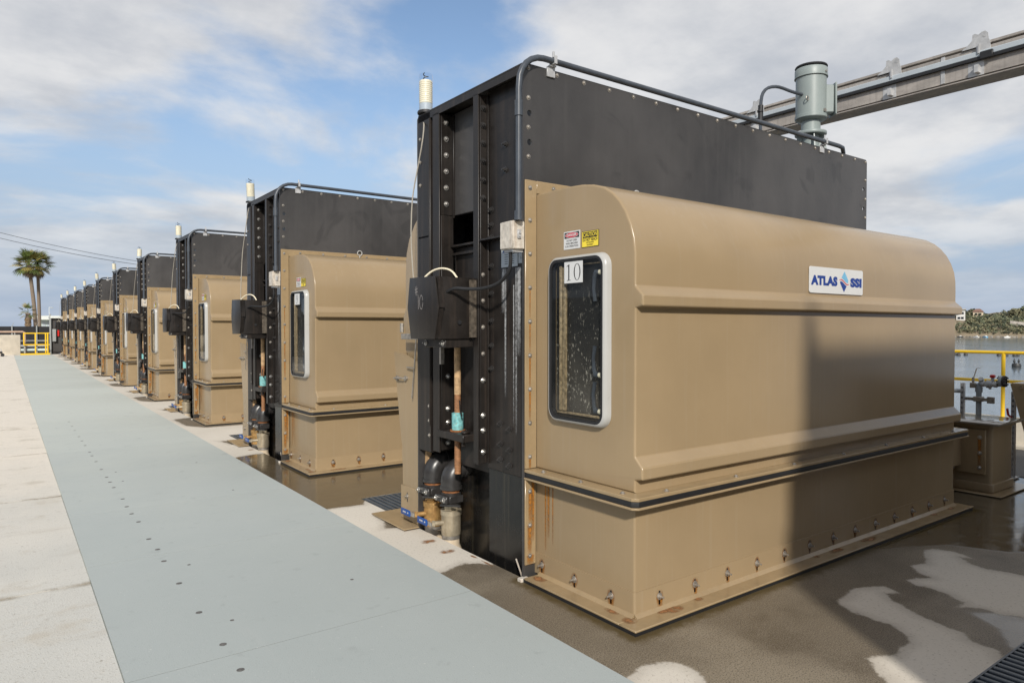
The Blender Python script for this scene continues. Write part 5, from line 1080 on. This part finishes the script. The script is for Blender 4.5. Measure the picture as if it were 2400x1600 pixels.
# dark shed past the last screen
o_ = (4, 55, 0); sh = empty('shed', o_); tag(sh, 'dark clad shed with a pale roof edge beyond the last screen', 'shed')
MB(o_).box(2.47, 7.0, 54.5, 57, -.05, 2.32).build('wall', 'dark_cladding', sh)
MB(o_).box(2.42, 7.1, 54.3, 57.1, 2.325, 2.47, .01).build('roof_edge', 'roof_white', sh)
MB(o_).box(2.36, 2.46, 54.35, 54.45, -.05, 2.60, .01).build('corner_post', 'post_grey', sh)
MB(o_).box(2.52, 2.72, 54.30, 54.49, .80, 1.62, .01).build('meter_box', 'post_grey', sh)
MB(o_).box(2.80, 2.90, 54.40, 54.49, 1.15, 1.55, .01).build('red_box', 'red_valve', sh)
# small dark cart at the left edge
o_ = (-.3, 51, 0); ct = empty('hand_cart', o_); tag(ct, 'small dark wheeled cart at the left edge before the cream wall', 'cart')
MB(o_).box(-.75, -.12, 50.8, 51.2, .18, .30, .03).build('tray', 'buoy_dark', ct)
for x in (-.6, -.12): MB(o_).cyl((x, 50.78, .10), (x, 50.72, .10), .10, 12).build('wheel', 'rubber', ct)
MB(o_).tube([(-.7, 51, .3), (-.75, 51, .42), (-.2, 51, .42), (-.15, 51, .3)], .02, 6).build('handle', 'label_grey', ct)
# pale tower with an overhanging roof and a small aerial
o_ = (5.2, 120, 0); tw = empty('lookout_building', o_); tag(tw, 'pale green lookout building with flat white roof behind the palms', 'building')
MB(o_).box(4.25, 6.6, 120, 122.5, 0, 2.85).build('wall', 'pale_green_wall', tw)
MB(o_).prism([(2.7, 3.10), (2.7, 3.18), (3.9, 3.42), (6.3, 3.42), (7.4, 3.15), (7.4, 3.05), (6.6, 2.86), (4.25, 2.86)], 119, 123.5, 'y').build('roof', 'roof_white', tw)
for x in (4.35, 4.9, 5.45, 6.0): MB(o_).box(x, x + .42, 119.96, 119.995, 1.75, 2.65).build('window', 'label_grey', tw)
mb = MB(o_); mb.cyl((5.25, 121, 3.42), (5.25, 121, 4.7), .03, 6); mb.cyl((5.25, 121, 4.7), (5.75, 121, 4.62), .025, 6); mb.lathe([(0, 0), (.25, .08)], (5.6, 121, 4.55), 8); mb.build('aerial', 'roof_white', tw)

# ------------------------------------------------------------------ palms
def frond_mesh(L, seed, droop, m_):
    rnd = random.Random(seed); mb = MB()
    pet = [(0, 0, 0), (L * .28, 0, L * .05), (L * .50, 0, L * .04 - droop * .04)]; mb.tube(pet, [L * .014, L * .011, L * .008], 4)
    n = 22
    for i in range(n):
        a = R(-100 + 200 * i / (n - 1)); ll = L * .52 * (1 - .35 * abs(a) / 1.8) * rnd.uniform(.88, 1.08)
        d = Vector((math.cos(a), math.sin(a), 0)); s_ = Vector((-d.y, d.x, 0)) * L * .022; b0 = Vector(pet[-1])
        m1 = b0 + d * ll * .55 + Vector((0, 0, -droop * ll * .12 + (.02 if i % 2 else -.01) * L)); t_ = b0 + d * ll + Vector((rnd.uniform(-.03, .03), rnd.uniform(-.03, .03), -droop * ll * .55))
        mb.raw([b0 - s_ * .3, b0 + s_ * .3, m1 + s_, t_, m1 - s_], [[0, 1, 2, 3, 4]])
    o = mb.build('frond', m_, None, smooth=False); me_ = o.data; bpy.data.objects.remove(o); return me_
FR = [frond_mesh(1, 1, .35, 'palm_green'), frond_mesh(1, 2, .6, 'palm_green'), frond_mesh(1, 3, .5, 'palm_yellow'), frond_mesh(1, 4, 1.0, 'palm_dead')]
def palm(base, top, r, label, seed, tr=.17, n=46, skirt=True, L=1.9):
    rnd = random.Random(seed); e = empty('palm_tree', base); tag(e, label, 'palm tree')
    b0, t0 = Vector(base), Vector(top); mid = (b0 + t0) / 2 + Vector((-(t0.x - b0.x) * .15, 0, 0))
    MB(base).tube([b0, b0 * .6 + mid * .4, mid, mid * .4 + t0 * .6, t0], [tr * 1.25, tr * 1.05, tr, tr * .92, tr * 1.1], 10, smooth=1).build('trunk', 'palm_trunk', e)
    for i in range(n):
        u = i / (n - 1); el = 85 - 150 * u ** .9 + rnd.uniform(-9, 9); az = i * 137.5 + rnd.uniform(-15, 15)
        me_ = FR[3] if (el < -38 and skirt) else (FR[2] if rnd.random() < .22 + .25 * (el < 0) else FR[rnd.randrange(2)])
        o = inst(me_, 'frond', e, t0 + Vector((0, 0, .15 * (1 - 2 * u))), (rnd.uniform(-.3, .3), R(-el), R(az)), base)
        s_ = L * rnd.uniform(.85, 1.08) * (.72 if el < -38 else 1); o.scale = (s_, s_, s_)
palm((2.78, 90, -.1), (2.18, 90, 8.35), 1.7, 'taller leaning fan palm on the left of the pair beyond the gate', 3, tr=.19)
palm((3.10, 91.5, -.1), (2.98, 91.5, 8.45), 1.7, 'straight fan palm on the right of the pair beyond the gate', 8, tr=.17)
palm((2.02, 88, -.1), (1.98, 88, 3.25), 1.0, 'short young palm with a brown skirt below the tall pair', 5, tr=.22, n=16, L=1.05)
e = [o for o in C.objects if o.name.startswith('palm_tree')][-1]
for i in range(14):
    o = inst(FR[3], 'frond', e, (1.98, 88, 3.15 - .25 * (i % 3)), (0, R(70), R(i * 51)), (2.02, 88, -.1)); s_ = 1.0; o.scale = (s_, s_, s_)
# overhead wires
for i, (z0, z1) in enumerate(((17.2, 13.6), (16.4, 13.1))):
    pts = []
    for u in rng(-1.2, 1.5, 28): pts.append((-.6 + 20.4 * u, 140 + i, z0 + (z1 - z0) * u - 1.2 * u * (1 - u)))
    tag(MB((0, 140, 15)).tube(pts, .045, 5).build('power_line', 'wire'), ('upper', 'lower')[i] + ' of the two thin wires crossing behind the palm crowns', 'wire')

# ------------------------------------------------------------------ far shore on the right
FX = Vector((math.sin(R(36.29)), math.cos(R(36.29)), 0)); RX = Vector((FX.y, -FX.x, 0))
SHO = Vector((434, 148, -3.5)); AL = Vector((.295, -.955, 0)).normalized(); IN = Vector((.955, .295, 0)).normalized(); SHO = SHO - AL * 21   # along the shore to the right, and inland
rnd = random.Random(11)
def hill_h(s, t):
    base = 12.0 * (1 - math.exp(-max(t, 0) / 26)) if t > 0 else 0
    bumps = 1.9 * math.sin(s * .055 + 1.2) + 1.2 * math.sin(s * .13 + t * .05) + 1.0 * math.sin(t * .11 + s * .21)
    return base + bumps * min(1, max(t, 0) / 25) + .4
ss = list(rng(-150, 260, 83)); ts = [-3, 0, 3, 6, 10, 15, 21, 28, 36, 46, 58, 72, 90, 120, 170]
def hp_(s, t, dz=0): 
    p = SHO + AL * s + IN * t; p.z = -3.5 + (hill_h(s, t) if t > 0 else (-.6 if t < 0 else .2)) + dz; return p
vs_ = [hp_(s, t) for s in ss for t in ts]; nt_ = len(ts)
mb = MB(); mb.raw(vs_, [[i * nt_ + j, (i + 1) * nt_ + j, (i + 1) * nt_ + j + 1, i * nt_ + j + 1] for i in range(len(ss) - 1) for j in range(nt_ - 1)])
tag(mb.build('hill', 'hill_soil'), kind='structure')
def leafball(mb, c, r, n, rnd, sq=.75):
    for _ in range(n):
        th = rnd.uniform(0, 6.283); ph = math.acos(rnd.uniform(-.55, 1)); rr = r * rnd.uniform(.55, 1.05)
        d = Vector((math.sin(ph) * math.cos(th), math.sin(ph) * math.sin(th), math.cos(ph) * sq)); p = Vector(c) + d * rr
        a = Vector((rnd.uniform(-1, 1), rnd.uniform(-1, 1), rnd.uniform(-1, 1))).normalized(); b_ = a.cross(d.normalized() + Vector((.01, .02, .03))).normalized(); s_ = r * rnd.uniform(.16, .32)
        mb.raw([p + a * s_, p + b_ * s_, p - a * s_ * .8, p - b_ * s_ * .9], [[0, 1, 2, 3]])
sc_ = MB()
for i in range(2700):
    s = rnd.uniform(-25, 70) if i < 2200 else rnd.uniform(-140, 250); t = rnd.uniform(3, 75)
    if (26 < s < 118 and 15 < t < 23) or (abs(s - 4.5) < 3.5 and 12 < t < 29) or (abs(s - 12) < 4 and 36 < t < 43): continue
    if rnd.random() < .6 and t < 30 and -16 < s < 6 and t > 16: continue
    sc_.mi = rnd.choice((0, 0, 1, 1, 2)); r_ = rnd.uniform(.8, 2.3); leafball(sc_, hp_(s, t, r_ * .3), r_, 22, rnd)
tag(sc_.build('hillside_scrub', ['bush_green', 'bush_olive', 'bush_dark'], smooth=False), kind='stuff')
TL = ['rounded dark tree on the hilltop just right of the tan housing', 'olive tree left of the small red roofed house', 'pale olive tree on the ridge in the middle of the far shore', 'tall spiky topped tree on the far ridge', 'dark tree on the ridge toward the right edge', 'broad green tree on the ridge at the right edge', 'bushy tree above the pale retaining wall', 'low green tree at the left foot of the hill', 'dark shrubby tree at the water edge below the wall', 'olive tree between the two houses']
TS = [(-7, 60, 5.2), (9, 55, 3.4), (30, 56, 4.2), (36, 60, 4.6), (55, 60, 4.8), (66, 58, 5.2), (42, 40, 3.6), (10, 16, 3.0), (52, 10, 2.6), (4, 48, 3.2)]
for i, ((s, t, r_), lb) in enumerate(zip(TS, TL)):
    r_ *= .72
    b0 = hp_(s, t, -.3); e = empty('hillside_tree', b0); tag(e, lb, 'tree', 'trees on the far shore')
    c_ = b0 + Vector((0, 0, r_ * 1.0)); MB(b0).tube([b0, b0 * .5 + c_ * .5 + Vector((.2, 0, 0)), c_], [r_ * .09, r_ * .07, r_ * .04], 6).build('trunk', 'palm_trunk', e)
    mb = MB(b0); leafball(mb, c_, r_, 170, rnd); leafball(mb, c_ + Vector((r_ * .5, -r_ * .5, -r_ * .25)), r_ * .7, 90, rnd); leafball(mb, c_ + Vector((-r_ * .4, r_ * .6, -.1)), r_ * .65, 80, rnd)
    mb.build('crown', ('bush_green', 'bush_olive', 'bush_olive', 'bush_green', 'bush_dark')[i % 5], e, smooth=False)
def house(s, t, w, d, h, label, mw, mr, flat):
    b0 = hp_(s, t, -.5); e = empty('house', b0); ang = math.atan2(AL.y, AL.x); e.rotation_euler = (0, 0, ang); tag(e, label, 'house')
    MB().box(-w / 2, w / 2, -d / 2, d / 2, 0, h).build('wall', mw, e)
    if flat: MB().prism([(-w / 2 - .4, h + .05), (w / 2 + .4, h + .9), (w / 2 + .4, h + 1.15), (-w / 2 - .4, h + .35)], -d / 2 - .4, d / 2 + .4, 'y').build('roof', mr, e)
    else: MB().prism([(-w / 2 - .6, h + .02), (w / 2 + .6, h + .02), (w * .2, h + 1.9), (-w * .2, h + 1.9)], -d / 2 - .5, d / 2 + .5, 'y').build('roof', mr, e)
    for x in ((-w * .28, w * .02, w * .30) if w > 5 else (-w * .2, w * .2)):
        for z in ((.8, h - 2.0) if h > 4.5 else (h - 2.0,)):
            MB().box(x - .7, x + .7, -d / 2 - .06, -d / 2 - .005, z, z + 1.3).build('window', 'window_dark', e)
    return e
house(4.5, 23, 4.2, 3, 5.6, 'cream two storey house with slanting roof beside the tan housing', 'house_white', 'house_cream', True)
house(12, 44, 5, 4, 3.0, 'low cream house with a red tiled roof on the far hill', 'house_cream', 'roof_tile', False)
house(38, 26, 3.6, 3, 2.2, 'small white shed among bushes on the far hill', 'house_white', 'roof_tile', False)
mb = MB(); 
for s0 in range(28, 120, 4): mb.raw([hp_(s0, 15.5, .2), hp_(s0 + 4, 15.5, .2), hp_(s0 + 4, 19, 2.2), hp_(s0, 19, 2.2), hp_(s0, 23, .2), hp_(s0 + 4, 23, .2)], [[0, 1, 2, 3], [3, 2, 5, 4]])
tag(mb.build('retaining_wall', 'riprap'), 'long pale retaining bank across the far hillside', 'wall')
mb = MB()
for i in range(900):
    s = rnd.uniform(-120, 200); t = rnd.uniform(-1.5, 4.5); r_ = rnd.uniform(.3, .75); p = SHO + AL * s + IN * t; p.z = -3.5 + max(0, t) * .28 + .1
    vs_ = [p + Vector((rnd.uniform(.6, 1.1) * x * r_, rnd.uniform(.6, 1.1) * y * r_, rnd.uniform(.5, 1) * z * r_)) for x in (-1, 1) for y in (-1, 1) for z in (-1, 1)]
    mb.raw(vs_, [[0, 1, 3, 2], [4, 6, 7, 5], [0, 4, 5, 1], [2, 3, 7, 6], [0, 2, 6, 4], [1, 5, 7, 3]])
tag(mb.build('shore_rocks', 'riprap', smooth=False), kind='stuff')
BC = [('white', 'house_white'), ('blue', 'navy_print'), ('white', 'house_white'), ('teal', 'sky_print'), ('dark', 'buoy_dark'), ('white', 'house_white')]
for i, (s, (cn, mt)) in enumerate(zip((-7.5, -9.2, 13.5, 17.5, 6.0, 27), BC)):
    p = SHO + AL * s - IN * (3 + (i % 3)); o_ = (p.x, p.y, -3.5); e = empty('moored_boat', o_); e.rotation_euler = (0, 0, rnd.uniform(0, 3)); tag(e, f'tiny {cn} boat moored at the far shore, ' + ('by the tan housing', 'leftmost of the line', 'below the red roofed house', 'right of the middle', 'in the middle of the line', 'alone toward the right')[i], 'boat', 'boats moored at the far shore')
    MB().prism([(-1.4, .0), (1.3, .0), (1.8, .55), (-1.5, .5)], -.55, .55, 'y').build('hull', mt, e); MB().box(-.6, .3, -.35, .35, .51, .95).build('cabin', 'house_white', e)
# floats on the lagoon
FLB = ['first dark mooring float right of the tan housing under the yellow top rail', 'second dark mooring float from the tan housing', 'third dark mooring float from the tan housing, left of the yellow post', 'fourth dark mooring float, midway to the yellow post', 'dark mooring float just left of the yellow post', 'dark mooring float just right of the yellow post', 'second dark mooring float right of the yellow post', 'third dark mooring float right of the yellow post', 'dark mooring float nearest the right edge of the picture']
for i, px in enumerate((0, 11, 20, 27, 36, 62, 69, 75, 85)):
    s = -9.5 + px * .152; p = Vector((149.9, 53.1, -3.5)) + RX * (s + 1.2) + FX * (rnd.uniform(-1.5, 1.5) - (3.5 if px > 50 else 0)); o_ = (p.x, p.y, -3.5)
    mb = MB(o_); r_ = rnd.uniform(.24, .36); mb.lathe([(0, -.1), (r_, -.05), (r_ * 1.05, .18), (r_ * .7, .42), (.1, .5), (0, .5)], o_, 10); mb.cyl((p.x, p.y, -3.1), (p.x + .1, p.y, -2.75), .04, 5)
    tag(mb.build('mooring_float', 'buoy_dark'), FLB[i], 'float', 'floats in a line on the lagoon')
p = Vector((107.98, 34.15, -3.5)); o_ = tuple(p); e = empty('float_raft', o_); tag(e, 'small grey raft of floats with perched birds right of the yellow post', 'raft')
MB(o_).lathe([(0, -.1), (.50, -.05), (.55, .25), (.45, .5), (0, .55)], o_, 12).build('float', 'buoy_dark', e)
for dx, dy in ((.2, -.2), (-.25, .15), (.0, .25)):
    mb = MB(o_); c_ = p + Vector((dx, dy, .75)); mb.lathe([(0, -.22), (.10, -.15), (.14, 0), (.10, .16), (.05, .26), (.06, .32), (0, .36)], c_, 8); mb.build('bird', 'buoy_dark', e)
